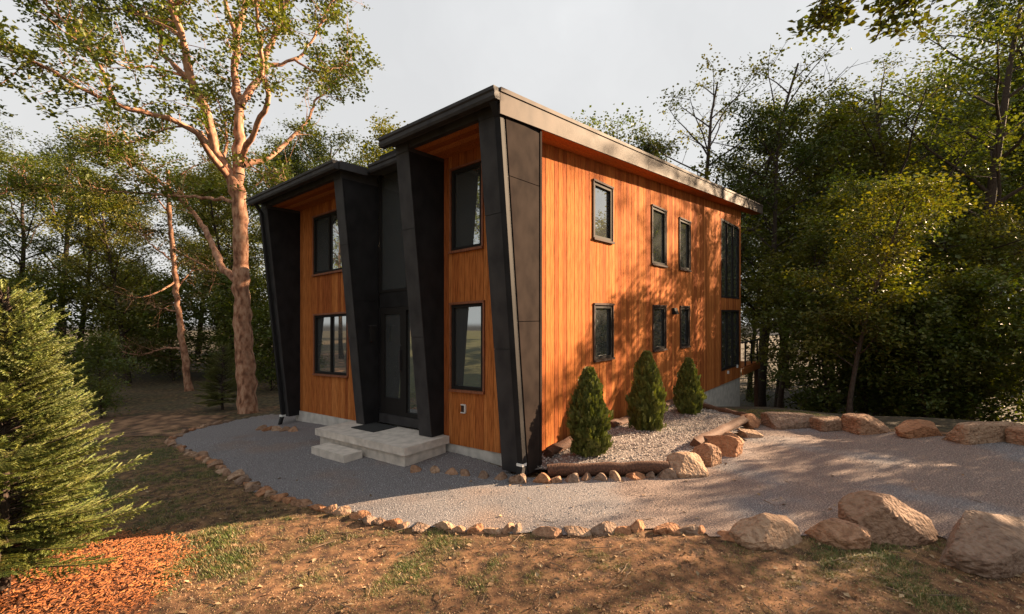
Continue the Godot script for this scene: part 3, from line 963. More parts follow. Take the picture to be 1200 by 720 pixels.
func limb(mb: MB, p0: Vector3, d: Vector3, length: float, r0: float, r1: float, segs: int, sides: int, wob: float, lift: float, r: RandomNumberGenerator) -> Array:
	var p := [p0]
	var rr := [r0]
	var q := p0
	for i in segs:
		d = (d + Vector3(r.randfn(), r.randfn() * 0.5, r.randfn()) * wob + Vector3(0, lift, 0)).normalized()
		q += d * length / segs
		p.append(q)
		rr.append(lerpf(r0, r1, float(i + 1) / segs))
	mb.tube(p, rr, sides, 0.5 if sides > 7 else 0.0)
	return p

func along(p: Array, t: float) -> Vector3:
	var f := clampf(t, 0, 0.9999) * (p.size() - 1)
	var i := int(f)
	return (p[i] as Vector3).lerp(p[i + 1], f - i)

# a grown broadleaf tree: trunk with limbs, and a crown of leaves
func grow(parent: Node3D, o: Dictionary) -> void:
	var r := RandomNumberGenerator.new()
	r.seed = o.seed
	var mb := MB.new()
	var h: float = o.h
	var trunk := limb(mb, Vector3(0, -0.3, 0), Vector3(o.get("lean", 0.0), 1, 0), h, o.r, o.r * 0.18, 9, 9, 0.05, 0.04, r)
	var xf := []
	var cs := []
	var base: Color = o.col
	var add := func(p: Vector3):
		if r.randf() > o.get("dense", 1.0): return
		var b := Basis(Vector3.UP, r.randf() * TAU).rotated(Vector3.RIGHT, r.randf_range(-0.5, 0.5)).scaled(Vector3.ONE * r.randf_range(0.75, 1.3))
		xf.append(Transform3D(b, p))
		var g := r.randf_range(0.65, 1.3)
		cs.append(Color(base.r * g * r.randf_range(0.85, 1.2), base.g * g, base.b * g))
	var nl: int = o.limbs
	for i in nl:
		var t: float = lerpf(o.low, 0.97, (i + r.randf() * 0.6) / nl)
		var a := i * 2.4 + r.randf_range(-0.4, 0.4)
		var prof: float = sin(PI * clampf((t - o.low) / (1.0 - o.low) * 0.78 + 0.2, 0, 1))
		var l: float = o.spread * (0.35 + 0.65 * prof) * r.randf_range(0.75, 1.2)
		var d := Vector3(cos(a), r.randf_range(0.25, 0.8) + t * 0.4, sin(a)).normalized()
		var lr: float = o.r * lerpf(0.42, 0.14, t)
		var path := limb(mb, along(trunk, t), d, l, lr, lr * 0.25, 5, 5, 0.13, 0.02, r)
		for j in int(o.subs):
			var u := r.randf_range(0.3, 1.0)
			var sd := Vector3(r.randf_range(-1, 1), r.randf_range(-0.35, 0.6), r.randf_range(-1, 1)).normalized()
			var sl: float = l * r.randf_range(0.22, 0.42)
			var sp := limb(mb, along(path, u), (sd + d * 0.6).normalized(), sl, lr * 0.28, 0.006, 3, 3, 0.18, 0.0, r)
			for k in int(o.clumps):
				add.call(along(sp, r.randf_range(0.35, 1.0)) + Vector3(r.randfn(), r.randfn() * 0.6, r.randfn()) * 0.16)
		add.call(path[5])
	mi("trunk", mb.done(), o.bark, parent)
	joined("crown", o.leaf, xf, cs, M.leaf, parent)

func needle_sprig(sd: int) -> ArrayMesh:
	var r := RandomNumberGenerator.new()
	r.seed = sd
	var mb := MB.new()
	mb.col = Color(0.55, 0.4, 0.4)
	mb.tube([Vector3.ZERO, Vector3(0, 0, 0.12)], [0.0035, 0.002], 3)
	for i in 60:
		var t := i / 59.0
		var a := r.randf() * TAU
		var d := (Vector3(cos(a), sin(a) * 0.7 + 0.35, 0) + Vector3(0, 0, 0.85)).normalized()
		var b := Vector3(0, 0, t * 0.118)
		var w := d.cross(Vector3(sin(a), cos(a), 0.3)).normalized() * 0.0026
		var g := r.randf_range(0.8, 1.2)
		mb.col = Color(g, g, g)
		mb.tri(b - w, b + w, b + d * 0.022 * r.randf_range(0.8, 1.2))
	return mb.done()

func conifer(parent: Node3D, h: float, spread: float, sd: int, step: float, per: int, col: Color) -> void:
	var r := RandomNumberGenerator.new()
	r.seed = sd
	var mb := MB.new()
	limb(mb, Vector3(0, -0.1, 0), Vector3.UP, h + 0.1, 0.016 * h + 0.012, 0.006, 8, 7, 0.012, 0.05, r)
	var xf := []
	var cs := []
	var sprig := func(p: Vector3, d: Vector3, sc: float, tint: float):
		var s := d.cross(Vector3.UP)
		if s.length() < 0.01: s = Vector3.RIGHT
		s = s.normalized()
		xf.append(Transform3D(Basis(s, d.cross(s).normalized(), d).scaled(Vector3.ONE * sc), p))
		var g := tint * r.randf_range(0.75, 1.25)
		cs.append(Color(col.r * g * r.randf_range(0.9, 1.15), col.g * g, col.b * g))
	var y := 0.10 * h
	while y < h * 0.96:
		var t := y / h
		var l := spread * pow(1.0 - t, 0.72) * (0.9 if t < 0.12 else 1.0)
		for k in per:
			var a := r.randf() * TAU
			var ll := l * r.randf_range(0.55, 1.05) * (1.0 + 0.35 * bump.get_noise_3d(cos(a) * 5.0, y * 6.0, sin(a) * 5.0 + sd))
			if ll < 0.05: continue
			var d := Vector3(cos(a), lerpf(-0.12, 0.7, t) + r.randf_range(-0.12, 0.12), sin(a)).normalized()
			var path := limb(mb, Vector3(0, y + r.randf() * step, 0), d, ll, 0.010, 0.003, 4, 3, 0.05, 0.035, r)
			var n := int(ll / 0.045)
			for i in n:
				var u := (i + 0.6) / n
				if u * ll < 0.12 * spread: continue
				var p := along(path, u)
				var f := (along(path, u + 0.1) - along(path, u - 0.1)).normalized()
				for s in [-1.0, 1.0]:
					var sv: Vector3 = f.cross(Vector3.UP).normalized() * s
					var dd: Vector3 = (f * 0.75 + sv * 0.8 + Vector3(0, r.randf_range(-0.25, 0.2), 0)).normalized()
					var reach := (1.0 - u) * ll * 0.5
					sprig.call(p, dd, r.randf_range(0.85, 1.2), 1.0)
					if reach > 0.1: sprig.call(p + dd * 0.10, (dd + f * 0.4).normalized(), r.randf_range(0.8, 1.1), 1.1)
			sprig.call(path[4], (path[4] - path[3]).normalized(), 1.1, 1.2)
		y += step
	for i in 6: sprig.call(Vector3(0, h * (0.8 + 0.035 * i), 0), Vector3(r.randfn(), 2.0, r.randfn()).normalized(), 1.0, 1.0)
	mi("trunk", mb.done(), M.bark, parent)
	joined("foliage", M.sprig, xf, cs, M.needle, parent)

func sycamore_limbs() -> Array:
	return [
	[0.255,0.150,[-6.77,-0.40,-12.06, -6.84,0.94,-12.06, -6.90,2.25,-12.06, -6.95,3.78,-12.06, -6.97,5.09,-12.06, -7.01,5.86,-12.06]],
	[0.150,0.050,[-6.97,5.20,-12.06, -7.19,5.87,-11.96, -7.52,6.48,-11.86, -7.61,7.30,-11.76, -7.92,8.01,-11.66, -8.03,9.03,-11.46, -8.16,9.68,-11.26, -8.21,10.65,-11.06]],
	[0.080,0.030,[-7.92,8.01,-11.66, -8.52,8.52,-12.06, -9.02,8.98,-12.36, -9.37,9.38,-12.56, -9.53,10.89,-12.86, -9.82,12.45,-13.06]],
	[0.150,0.050,[-7.01,5.86,-12.06, -7.11,7.52,-12.26, -7.28,8.69,-12.36, -7.27,9.87,-12.46, -7.16,10.75,-12.66, -7.11,12.29,-12.86]],
	[0.070,0.030,[-7.29,9.71,-12.46, -7.37,10.03,-12.26, -7.38,10.56,-12.06, -7.41,11.27,-11.86]],
	[0.100,0.035,[-7.09,7.70,-12.26, -6.88,8.53,-12.66, -6.83,9.08,-12.96, -6.84,9.67,-13.16, -6.63,10.88,-13.56, -6.60,11.70,-13.86, -6.46,13.41,-14.26]],
	[0.080,0.030,[-6.93,6.29,-12.06, -6.35,6.75,-11.56, -5.86,7.15,-11.16, -5.66,7.33,-10.96, -5.71,7.68,-10.76, -5.59,8.02,-10.56, -5.52,8.84,-10.16, -5.36,9.53,-9.86]],
	[0.060,0.015,[-6.84,9.20,-13.06, -6.34,9.55,-13.46, -6.03,10.15,-13.86, -5.61,11.52,-14.26, -5.14,12.59,-14.56]],
	[0.035,0.010,[-6.22,9.60,-13.46, -5.60,9.17,-13.26, -4.97,9.13,-13.06, -4.43,9.26,-12.86]],
	[0.075,0.015,[-6.86,6.12,-12.06, -6.44,6.52,-12.56, -6.17,7.32,-13.26, -5.95,8.14,-13.86, -5.94,8.83,-14.26, -5.74,9.34,-14.66, -5.32,10.22,-15.06]],
	[0.100,0.020,[-6.93,3.00,-12.06, -7.50,3.42,-12.36, -7.78,3.65,-12.56, -8.60,4.61,-13.26, -9.76,5.60,-14.06, -11.31,6.70,-14.86, -12.60,7.45,-15.46, -14.26,8.30,-16.06]],
	[0.085,0.020,[-7.17,5.68,-12.06, -7.34,6.26,-11.26, -7.34,6.50,-10.86, -7.68,6.58,-10.26, -7.91,6.53,-9.86, -8.17,6.58,-9.66, -8.56,6.68,-9.26, -8.75,6.84,-9.06, -9.00,6.92,-8.76, -9.20,7.04,-8.46, -9.46,7.05,-8.16]],
	[0.045,0.015,[-8.17,6.62,-9.66, -8.80,7.55,-10.06, -9.61,8.42,-10.46, -10.53,9.17,-10.86, -11.42,9.99,-11.26]],
	[0.050,0.012,[-7.08,5.18,-12.06, -8.52,5.54,-13.06, -11.03,5.94,-14.06, -13.19,6.29,-14.86, -15.40,6.61,-15.46, -17.24,6.44,-15.86]],
	[0.045,0.012,[-7.52,6.55,-11.86, -8.60,7.31,-12.66, -9.75,7.65,-13.46, -11.37,7.59,-14.26, -12.92,7.42,-14.86]],
	[0.050,0.012,[-7.32,6.04,-11.96, -7.66,6.97,-12.66, -8.12,7.80,-13.26, -8.54,8.60,-13.66]],
	[0.045,0.012,[-7.98,8.10,-11.66, -8.21,8.04,-11.06, -8.53,7.75,-10.46, -8.75,7.75,-9.86]],
	[0.040,0.012,[-8.03,9.03,-11.46, -9.02,9.66,-11.86, -10.38,10.39,-12.46, -11.65,10.61,-12.86]],
	[0.030,0.010,[-6.90,6.36,-12.06, -6.12,5.71,-11.46, -5.65,5.52,-11.06, -5.26,5.46,-10.76]],
	[0.040,0.015,[-8.06,9.68,-11.26, -7.28,9.71,-10.86, -6.70,9.88,-10.56]]]

# a tree whose limbs are laid out one by one; twigs and leaves grow from the thinner ones
func laid_tree(t: Node3D, limbs: Array, bark: Material, leaf: Mesh, col: Color, twigs: float, reach: float, leaves: float, sd: int) -> void:
	var r := RandomNumberGenerator.new()
	r.seed = sd
	var mb := MB.new()
	var xf := []
	var cs := []
	for li in limbs.size():
		var l: Array = limbs[li]
		var raw := []
		for i in l[2].size() / 3: raw.append(Vector3(l[2][i * 3], l[2][i * 3 + 1], l[2][i * 3 + 2]) - t.position)
		var cv := Curve3D.new()
		for i in raw.size():
			var tn: Vector3 = (raw[mini(i + 1, raw.size() - 1)] - raw[maxi(i - 1, 0)]) / 6.0
			cv.add_point(raw[i], -tn, tn)
		var n: int = maxi(5, int(cv.get_baked_length() / 0.22))
		var p := []
		var rr := []
		for i in n + 1:
			var u := float(i) / n
			p.append(cv.sample_baked(u * cv.get_baked_length()) + (Vector3(r.randfn(), r.randfn(), r.randfn()) * 0.018 if i > 0 and i < n else Vector3.ZERO))
			rr.append(lerpf(l[0], l[1], pow(u, 0.8)) * (1.0 + 0.07 * r.randfn()) * (1.25 if li == 0 and i == 0 else 1.0))
		mb.tube(p, rr, 12 if l[0] > 0.12 else 7)
		if li == 0: continue
		var count := int(cv.get_baked_length() * twigs)
		for k in count:
			var u := lerpf(0.25, 1.0, sqrt(r.randf()))
			var d := (Vector3(r.randfn(), r.randfn() * 0.7 + 0.15, r.randfn()).normalized() + (along(p, u) - along(p, u - 0.15)).normalized() * 0.6).normalized()
			var tl := reach * r.randf_range(0.5, 1.3)
			var tw := limb(mb, along(p, u), d, tl, 0.012, 0.003, 5, 3, 0.22, -0.01, r)
			for j in 3:
				var tv := limb(mb, along(tw, r.randf_range(0.25, 0.9)), Vector3(r.randfn(), r.randfn(), r.randfn()).normalized(), tl * 0.4, 0.005, 0.002, 3, 3, 0.2, 0.0, r)
				if r.randf() < leaves: put_clump(xf, cs, tv[3], col, r)
				if r.randf() < leaves * 0.7: put_clump(xf, cs, tv[2], col, r)
			if r.randf() < leaves: put_clump(xf, cs, tw[5], col, r)
	mi("trunk", mb.done(), bark, t)
	joined("crown", leaf, xf, cs, M.leaf, t)

func put_clump(xf: Array, cs: Array, p: Vector3, col: Color, r: RandomNumberGenerator) -> void:
	xf.append(Transform3D(Basis(Vector3.UP, r.randf() * TAU).rotated(Vector3.RIGHT, r.randf_range(-0.5, 0.5)).scaled(Vector3.ONE * r.randf_range(0.7, 1.2)), p))
	var g := r.randf_range(0.7, 1.3)
	cs.append(Color(col.r * g * r.randf_range(0.85, 1.15), col.g * g, col.b * g))

func trees() -> void:
	M.sprig = needle_sprig(3)
	var big := leaf_clump(1, 34, 0.62, 0.15)
	var mid := leaf_clump(2, 24, 0.42, 0.12)
	var small := leaf_clump(4, 15, 0.24, 0.10)
	# the old pale tree by the house
	var sy := thing("sycamore_tree", "tall pale barked tree with forked limbs and thin foliage beside the house", "tree", land_at(-6.77, -12.06))
	laid_tree(sy, sycamore_limbs(), M.bark_pink, small, Color(0.13, 0.155, 0.04), 5.4, 1.0, 0.85, 5)
	# thin half bare tree behind it
	var th := thing("sapling_tree", "thin half bare tree with pale crooked branches behind the dirt track", "tree", land_at(-11.3, -16.5))
	laid_tree(th, [[0.13, 0.06, [-11.3,-0.4,-16.5, -11.54,1.44,-16.5, -11.75,2.94,-16.5, -11.87,4.43,-16.5, -12.02,6.23,-16.5, -12.08,7.42,-16.5]], [0.04,0.012,[-11.66,2.49,-16.5, -12.63,2.6,-17.0, -13.63,2.84,-17.5]], [0.04,0.012,[-11.81,3.54,-16.5, -11.79,3.02,-15.5, -12.09,2.85,-15.0]], [0.045,0.012,[-11.42,1.15,-16.5, -12.55,1.18,-17.1, -13.95,0.89,-17.7, -15.25,0.98,-18.3]], [0.04,0.012,[-11.96,4.73,-16.5, -10.87,4.22,-16.0, -9.95,3.8,-15.7]], [0.04,0.012,[-11.87,4.28,-16.5, -12.93,4.82,-17.0, -13.79,5.53,-17.5]], [0.03,0.01,[-11.99,5.93,-16.5, -12.1,6.27,-16.1, -12.09,6.73,-15.7]], [0.03,0.01,[-11.78,3.24,-16.5, -11.62,3.96,-17.1, -11.41,4.07,-17.5]], [0.03,0.01,[-12.05,6.8,-16.5, -12.9,7.6,-16.2, -13.6,8.0,-15.9]], [0.03,0.01,[-12.05,7.0,-16.5, -11.3,7.7,-16.8, -10.6,8.1,-17.0]]], M.bark_pink, small, Color(0.075, 0.07, 0.022), 4.5, 0.9, 0.4, 9)
	# spruces
	var sp := thing("spruce", "bushy green spruce standing in the orange mulch bed", "conifer", land_at(-3.92, -3.62, 0.05))
	conifer(sp, 2.4, 0.96, 15, 0.054, 10, Color(0.165, 0.195, 0.044))
	var sp2 := thing("spruce", "small spruce beside the pale barked tree at the track's end", "conifer", land_at(-7.75, -12.6))
	conifer(sp2, 1.75, 0.72, 16, 0.08, 8, Color(0.13, 0.145, 0.03))
	# broadleaf kinds of the wood
	var green := Color(0.115, 0.14, 0.030)
	var olive := Color(0.165, 0.170, 0.030)
	var dark := Color(0.075, 0.098, 0.026)
	var kinds := [
		{"seed": 31, "h": 15.0, "r": 0.22, "limbs": 26, "low": 0.30, "spread": 4.0, "subs": 7, "clumps": 3, "dense": 0.72, "col": green, "bark": M.bark, "leaf": big},
		{"seed": 32, "h": 13.0, "r": 0.17, "limbs": 24, "low": 0.26, "spread": 3.4, "subs": 7, "clumps": 3, "dense": 0.72, "col": olive, "bark": M.bark, "leaf": big},
		{"seed": 33, "h": 16.0, "r": 0.26, "limbs": 22, "low": 0.34, "spread": 4.4, "subs": 8, "clumps": 3, "dense": 0.72, "col": dark, "bark": M.bark, "leaf": big},
		{"seed": 34, "h": 11.0, "r": 0.13, "limbs": 22, "low": 0.24, "spread": 2.6, "subs": 6, "clumps": 3, "dense": 0.72, "col": olive, "bark": M.bark_pale, "leaf": big},
		{"seed": 35, "h": 4.2, "r": 0.05, "limbs": 18, "low": 0.06, "spread": 1.5, "subs": 5, "clumps": 3, "dense": 0.72, "col": green, "bark": M.bark, "leaf": mid},
		{"seed": 36, "h": 15.0, "r": 0.20, "limbs": 22, "low": 0.30, "spread": 3.8, "subs": 7, "clumps": 2, "dense": 0.22, "col": olive, "bark": M.bark, "leaf": mid},
		{"seed": 37, "h": 14.0, "r": 0.24, "limbs": 22, "low": 0.3, "spread": 4.0, "subs": 7, "clumps": 3, "dense": 0.66, "col": green, "bark": M.bark, "leaf": mid},
		{"seed": 38, "h": 14.0, "r": 0.2, "limbs": 22, "low": 0.3, "spread": 3.6, "subs": 7, "clumps": 3, "dense": 0.55, "col": green, "bark": M.bark, "leaf": mid}]
	var words := ["broad green leafed tree", "olive leafed tree", "tall dark crowned tree", "slender pale stemmed tree", "low bushy understorey tree", "tall thinly leafed tree", "thick trunked tree with an open crown", "high crowned tree"]
	var proto := [null, null, null, null, null, null, null, null]
	var plant := func(k: int, x: float, z: float, sc: float, where: String, group: String, drop := 0.0):
		var at := land_at(x, z, drop)
		var turn := rng.randf() * TAU
		var s3 := Vector3(sc * rng.randf_range(0.9, 1.1), sc, sc * rng.randf_range(0.9, 1.1))
		var called := "understorey_tree" if k == 4 else "broadleaf_tree"
		if proto[k] == null:
			var o := thing(called, words[k] + " " + where, "tree", at, turn, group)
			grow(o, kinds[k])
			o.scale = s3
			proto[k] = o
		else:
			copy(proto[k], called, words[k] + " " + where, at, turn, s3, "", group)
	var g1 := "trees of the wood beyond the parking area"
	var w1 := "in the wood beyond the parking area"
	for q in [[2, 11.3, -21.4, 0.85], [3, 9.6, -13.4, 0.6], [0, 11.0, -14.8, 0.5], [3, 11.6, -16.2, 0.5], [1, 13.4, -14.0, 0.36]]:
		plant.call(q[0], q[1], q[2], q[3], w1, g1)
	plant.call(6, 17.6, -18.4, 1.2, w1, g1)
	plant.call(6, 16.0, -18.9, 1.05, w1, g1)
	var done := []
	var n := 0
	while n < 120:
		n += 1
		var dep := rng.randf_range(15.0, 40.0)
		var x := dep * rng.randf_range(0.44, 1.3)
		var p := Vector2(x, -dep)
		var clash := false
		for d in done: clash = clash or d.distance_to(p) < 2.5
		if clash: continue
		var c := 0.355 * x - 0.935 * dep
		var t := 0.935 * (x - 1.0) + 0.355 * (dep - 8.0)
		# the wood is lower towards the house, and open where the evening sun comes through
		var f := x / dep
		var rise := 0.58 + 0.36 * smoothstep(0.76, 0.98, f)
		var most := 2.0 + rise * dep
		if c > -13.0: most = minf(most, 0.384 * t - 0.6 + maxf(0.0, -c - 11.5))
		if c > -15.5 and c < -12.2: most = minf(most, 0.384 * (t + 8.0))
		if c < -12.2: most = minf(most, 7.0 + 0.384 * (t + 9.0))
		most -= land(x, -dep)
		var k: int = [0, 1, 2, 3, 1, 0][rng.randi() % 6]
		var sc := minf(rng.randf_range(0.9, 1.3) + 0.4 * smoothstep(0.8, 1.0, f), most / (kinds[k].h + 0.8))
		if sc < 0.4: continue
		done.append(p)
		plant.call(k, x, -dep, sc, w1, g1)
	for i in 18:
		var dep := rng.randf_range(12.5, 26.0)
		var x := dep * rng.randf_range(0.64 if dep < 18.5 else 0.5, 1.25)
		plant.call(4, x, -dep, rng.randf_range(0.7, 1.25), w1, g1)
	var g2 := "trees standing behind the house"
	var w2 := "showing above the roof behind the house"
	for q in [[2, 7.0, -27.0, 0.92], [0, 5.6, -26.0, 0.98], [0, 4.0, -30.0, 1.1], [5, 8.6, -20.5, 1.12], [5, 10.5, -24.0, 1.2], [1, -6.3, -24.0, 1.0], [1, 11.5, -30.0, 1.0]]:
		plant.call(q[0], q[1], q[2], q[3], w2, g2)
	var g3 := "trees beyond the dirt track"
	var w3 := "beyond the dirt track at the sycamore end of the house"
	for q in [[1, -15.5, -19.0, 0.62], [0, -18.5, -20.0, 0.60], [1, -13.5, -23.0, 0.75], [2, -11.0, -24.0, 0.68], [0, -22.5, -21.0, 0.66], [2, -26.0, -27.0, 0.8], [0, -17.0, -28.0, 0.85], [1, -9.0, -21.5, 0.66], [2, -7.6, -19.5, 0.52], [0, -30.0, -24.0, 0.8], [1, -22.0, -33.0, 0.95], [2, -14.0, -34.0, 0.95], [0, -8.0, -32.0, 0.9], [2, -19.0, -40.0, 1.0], [0, -26.0, -42.0, 1.0], [1, -33.0, -38.0, 1.0], [2, -38.0, -32.0, 1.0], [0, -12.0, -42.0, 1.0], [1, -40.0, -22.0, 0.9]]:
		plant.call(q[0], q[1], q[2], q[3], w3, g3)
	for q in [[4, -8.3, -16.2, 0.7], [4, -14.0, -19.5, 0.9], [4, -17.5, -18.5, 1.0], [4, -7.3, -17.0, 1.0], [4, -10.5, -19.0, 1.0], [4, -12.4, -14.2, 0.45], [4, -20.5, -19.0, 1.0], [4, -10.2, -11.7, 0.5], [4, -12.5, -21.0, 1.1], [4, -16.0, -22.0, 1.1], [4, -19.5, -23.5, 1.2], [4, -24.0, -23.0, 1.2], [4, -9.0, -23.0, 1.1], [4, -14.5, -26.0, 1.2], [4, -22.0, -28.0, 1.2], [4, -11.5, -28.0, 1.2], [4, -28.0, -20.5, 1.2], [4, -18.0, -31.0, 1.2], [4, -13.0, -31.0, 1.3], [4, -25.0, -31.0, 1.3], [4, -30.0, -27.0, 1.3], [4, -9.5, -27.0, 1.2], [4, -16.0, -35.0, 1.4], [4, -21.0, -36.0, 1.4], [4, -34.0, -25.0, 1.3], [4, -11.0, -36.0, 1.4], [4, -6.8, -23.0, 1.1], [4, -28.0, -36.0, 1.4], [4, -37.0, -19.0, 1.3], [4, -20.5, -25.5, 1.1]]:
		plant.call(q[0], q[1], q[2], q[3], w3, g3)
	# the wood on the camera's side of the lawn, mirrored in the windows
	for q in [[0, -22.0, 4.0, 0.9], [2, -27.0, -3.0, 0.9], [1, -16.0, 14.0, 1.0], [0, -8.0, 20.0, 1.0], [2, 2.0, 24.0, 1.0], [0, 12.0, 22.0, 1.0], [1, 22.0, 16.0, 1.0], [2, -32.0, 12.0, 1.0], [1, -24.0, -9.0, 0.8], [0, -38.0, 2.0, 1.0], [1, -36.0, -6.0, 1.0], [2, -42.0, -13.0, 1.0], [0, -34.0, -14.0, 0.9], [1, -40.0, 10.0, 1.0], [2, -30.0, 20.0, 1.0], [0, -20.0, 26.0, 1.0]]:
		plant.call(q[0], q[1], q[2], q[3], "across the lawn opposite the house front", "trees across the lawn")
	# trees just right of the parking area throw dappled shade and hang a branch into view
	for q in [[7, 15.6, -9.2, 0.74], [7, 18.5, -8.0, 0.85], [7, 16.0, -5.2, 0.8], [7, 22.0, -6.4, 0.95], [7, 14.5, -3.2, 0.8], [4, 13.5, -8.6, 1.1], [4, 14.6, -10.6, 1.1], [4, 12.9, -10.3, 0.95], [4, 13.8, -7.0, 1.05], [4, 13.0, -5.4, 1.0], [4, 14.4, -12.0, 1.0]]:
		plant.call(q[0], q[1], q[2], q[3], "beside the open side of the parking area", "trees beside the parking area")
	var ov := thing("overhanging_tree", "tree whose leafy branch tips hang over the parking area", "tree", land_at(9.6, -4.2))
	laid_tree(ov, [[0.2, 0.1, [9.6,-0.3,-4.2, 9.6,3.0,-4.3, 9.5,6.0,-4.5, 9.4,9.0,-4.8]], [0.08,0.012,[9.55,5.0,-4.4, 8.2,6.6,-5.2, 6.8,7.0,-6.0, 5.6,6.6,-6.6, 5.2,6.1,-6.75]], [0.05,0.01,[7.5,6.9,-5.7, 6.2,6.95,-6.5, 5.0,6.85,-7.0, 4.6,6.55,-7.1]], [0.07,0.015,[9.5,6.0,-4.5, 10.6,8.0,-3.6, 11.4,9.0,-3.0]], [0.07,0.015,[9.45,7.0,-4.6, 8.4,9.0,-4.0, 7.6,10.2,-3.6]]], M.bark, small, Color(0.085, 0.095, 0.022), 4.0, 0.55, 0.85, 21)

# ------------------------------------------------------------------ pebbles, grass, litter
func ground_cover() -> void:
	var peb := MB.new()
	var oc := [Vector3(1, 0.1, 0.2), Vector3(-0.9, -0.1, 0.15), Vector3(0.1, 0.75, -0.1), Vector3(-0.1, -0.6, 0), Vector3(0.2, 0.1, 0.85), Vector3(-0.15, 0, -0.9)]
	for f in [[0, 2, 4], [4, 2, 1], [1, 2, 5], [5, 2, 0], [0, 3, 4], [4, 3, 1], [1, 3, 5], [5, 3, 0]]:
		peb.tri(oc[f[0]], oc[f[1]], oc[f[2]], oc[f[0]] + oc[f[1]] + oc[f[2]])
	var pm := peb.done()
	var xf := []
	var cs := []
	var near := PackedVector2Array(gravel_poly)
	for i in 70000:
		var p := Vector2(rng.randf_range(-6.0, 8.0), -rng.randf_range(2.2, 9.0))
		if not Geometry2D.is_point_in_polygon(p, near): continue
		var s := rng.randf_range(0.003, 0.0085)
		xf.append(Transform3D(Basis.from_euler(Vector3(rng.randf() * 6, rng.randf() * 6, rng.randf() * 6)).scaled(Vector3.ONE * s), land_at(p.x, p.y, 0.014)))
		var g := rng.randf_range(0.2, 0.46)
		cs.append(gravel_tint(p.x, p.y) * g * 1.1)
	var o := multi("gravel", pm, xf, cs, M.tinted, self)
	stuff(tag(o, "loose grey crushed stone spread over the drive", "gravel"))
	xf = []; cs = []
	for i in 16000:
		var p := Vector2(rng.randf_range(0.3, 5.0), -rng.randf_range(6.0, 12.6))
		if not Geometry2D.is_point_in_polygon(p, bed_poly): continue
		var s := rng.randf_range(0.008, 0.022)
		xf.append(Transform3D(Basis.from_euler(Vector3(rng.randf() * 6, rng.randf() * 6, rng.randf() * 6)).scaled(Vector3.ONE * s), land_at(p.x, p.y, 0.118)))
		var g := rng.randf_range(0.2, 0.5)
		cs.append(Color(g * 1.08, g * 0.95, g * 0.86))
	o = multi("pebbles", pm, xf, cs, M.tinted, self)
	stuff(tag(o, "pinkish pebbles covering the planting bed under the shrubs", "pebbles"))
	# grass tufts
	var tuft := MB.new()
	var r := RandomNumberGenerator.new()
	r.seed = 5
	for i in 9:
		var a := r.randf() * TAU
		var b := Vector3(r.randfn(), 0, r.randfn()) * 0.018
		var d := Vector3(cos(a) * 0.5, 1, sin(a) * 0.5).normalized()
		var w := Vector3(-sin(a), 0, cos(a)) * 0.0022
		var l := r.randf_range(0.6, 1.2) * 0.05
		var m1 := b + d * l * 0.6
		var tip := m1 + (d + Vector3(cos(a), -0.2, sin(a)) * 0.8).normalized() * l * 0.5
		tuft.quad(b - w, b + w, m1 + w * 0.8, m1 - w * 0.8)
		tuft.tri(m1 - w * 0.8, m1 + w * 0.8, tip)
	var tm := tuft.done()
	xf = []; cs = []
	for i in 260000:
		var dz := 1.6 + 9.0 * pow(rng.randf(), 1.8)
		var p := Vector2(rng.randf_range(-1.2, 1.2) * dz, -dz)
		if p.x > 6.5 or Geometry2D.is_point_in_polygon(p, gravel_poly) or Geometry2D.is_point_in_polygon(p, bed_poly): continue
		if Vector2(p.x + 4.1, (p.y + 3.75) / 0.78).length() < 1.2: continue
		var c := soil_color(p.x, p.y)
		var gr := clampf((0.30 - c.r) / 0.14, 0.0, 1.0)
		if rng.randf() > 0.25 + gr * 0.75: continue
		var sc := rng.randf_range(0.25, 0.8) * (0.5 + 0.5 * gr)
		if Vector2(p.x + 2.8, p.y + 4.2).length() < 0.55: sc *= 1.7
		xf.append(Transform3D(Basis(Vector3.UP, rng.randf() * TAU).scaled(Vector3(1, 1, 1) * sc), land_at(p.x, p.y, -0.002)))
		var g := rng.randf_range(0.6, 1.3)
		cs.append((Color(0.115, 0.145, 0.032) if rng.randf() < 0.2 + 0.5 * gr else Color(0.32, 0.22, 0.10)) * g)
	o = multi("lawn_grass", tm, xf, cs, M.needle, self)
	stuff(tag(o, "thin patchy short grass growing on the bare lawn soil", "grass"))
	# fallen leaves and wood chips
	var lm := MB.new()
	lm.tri(Vector3(-0.5, 0, 0), Vector3(0, 0.12, 0.32), Vector3(0.5, 0.03, 0))
	lm.tri(Vector3(-0.5, 0, 0), Vector3(0.5, 0.03, 0), Vector3(0, 0.14, -0.32))
	var leafm := lm.done()
	xf = []; cs = []
	for i in 6000:
		var p := Vector2(rng.randf_range(-6.0, 6.5), -rng.randf_range(1.8, 6.5))
		var ins := Geometry2D.is_point_in_polygon(p, gravel_poly)
		if ins and rng.randf() < 0.9: continue
		var s := rng.randf_range(0.012, 0.03) if rng.randf() < 0.7 else rng.randf_range(0.03, 0.065)
		xf.append(Transform3D(Basis.from_euler(Vector3(rng.randf_range(-0.5, 0.5), rng.randf() * 6, rng.randf_range(-0.5, 0.5))).scaled(Vector3.ONE * s), land_at(p.x, p.y, 0.018 if ins else 0.008)))
		var g := rng.randf_range(0.5, 1.4)
		cs.append(Color(0.20, 0.11, 0.055).lerp(Color(0.30, 0.22, 0.13), rng.randf()) * g)
	o = multi("leaf_litter", leafm, xf, cs, M.tinted, self)
	stuff(tag(o, "dry brown fallen leaves and bits scattered on the lawn", "leaf litter"))
	# twigs and crumbs of soil
	var tw := MB.new()
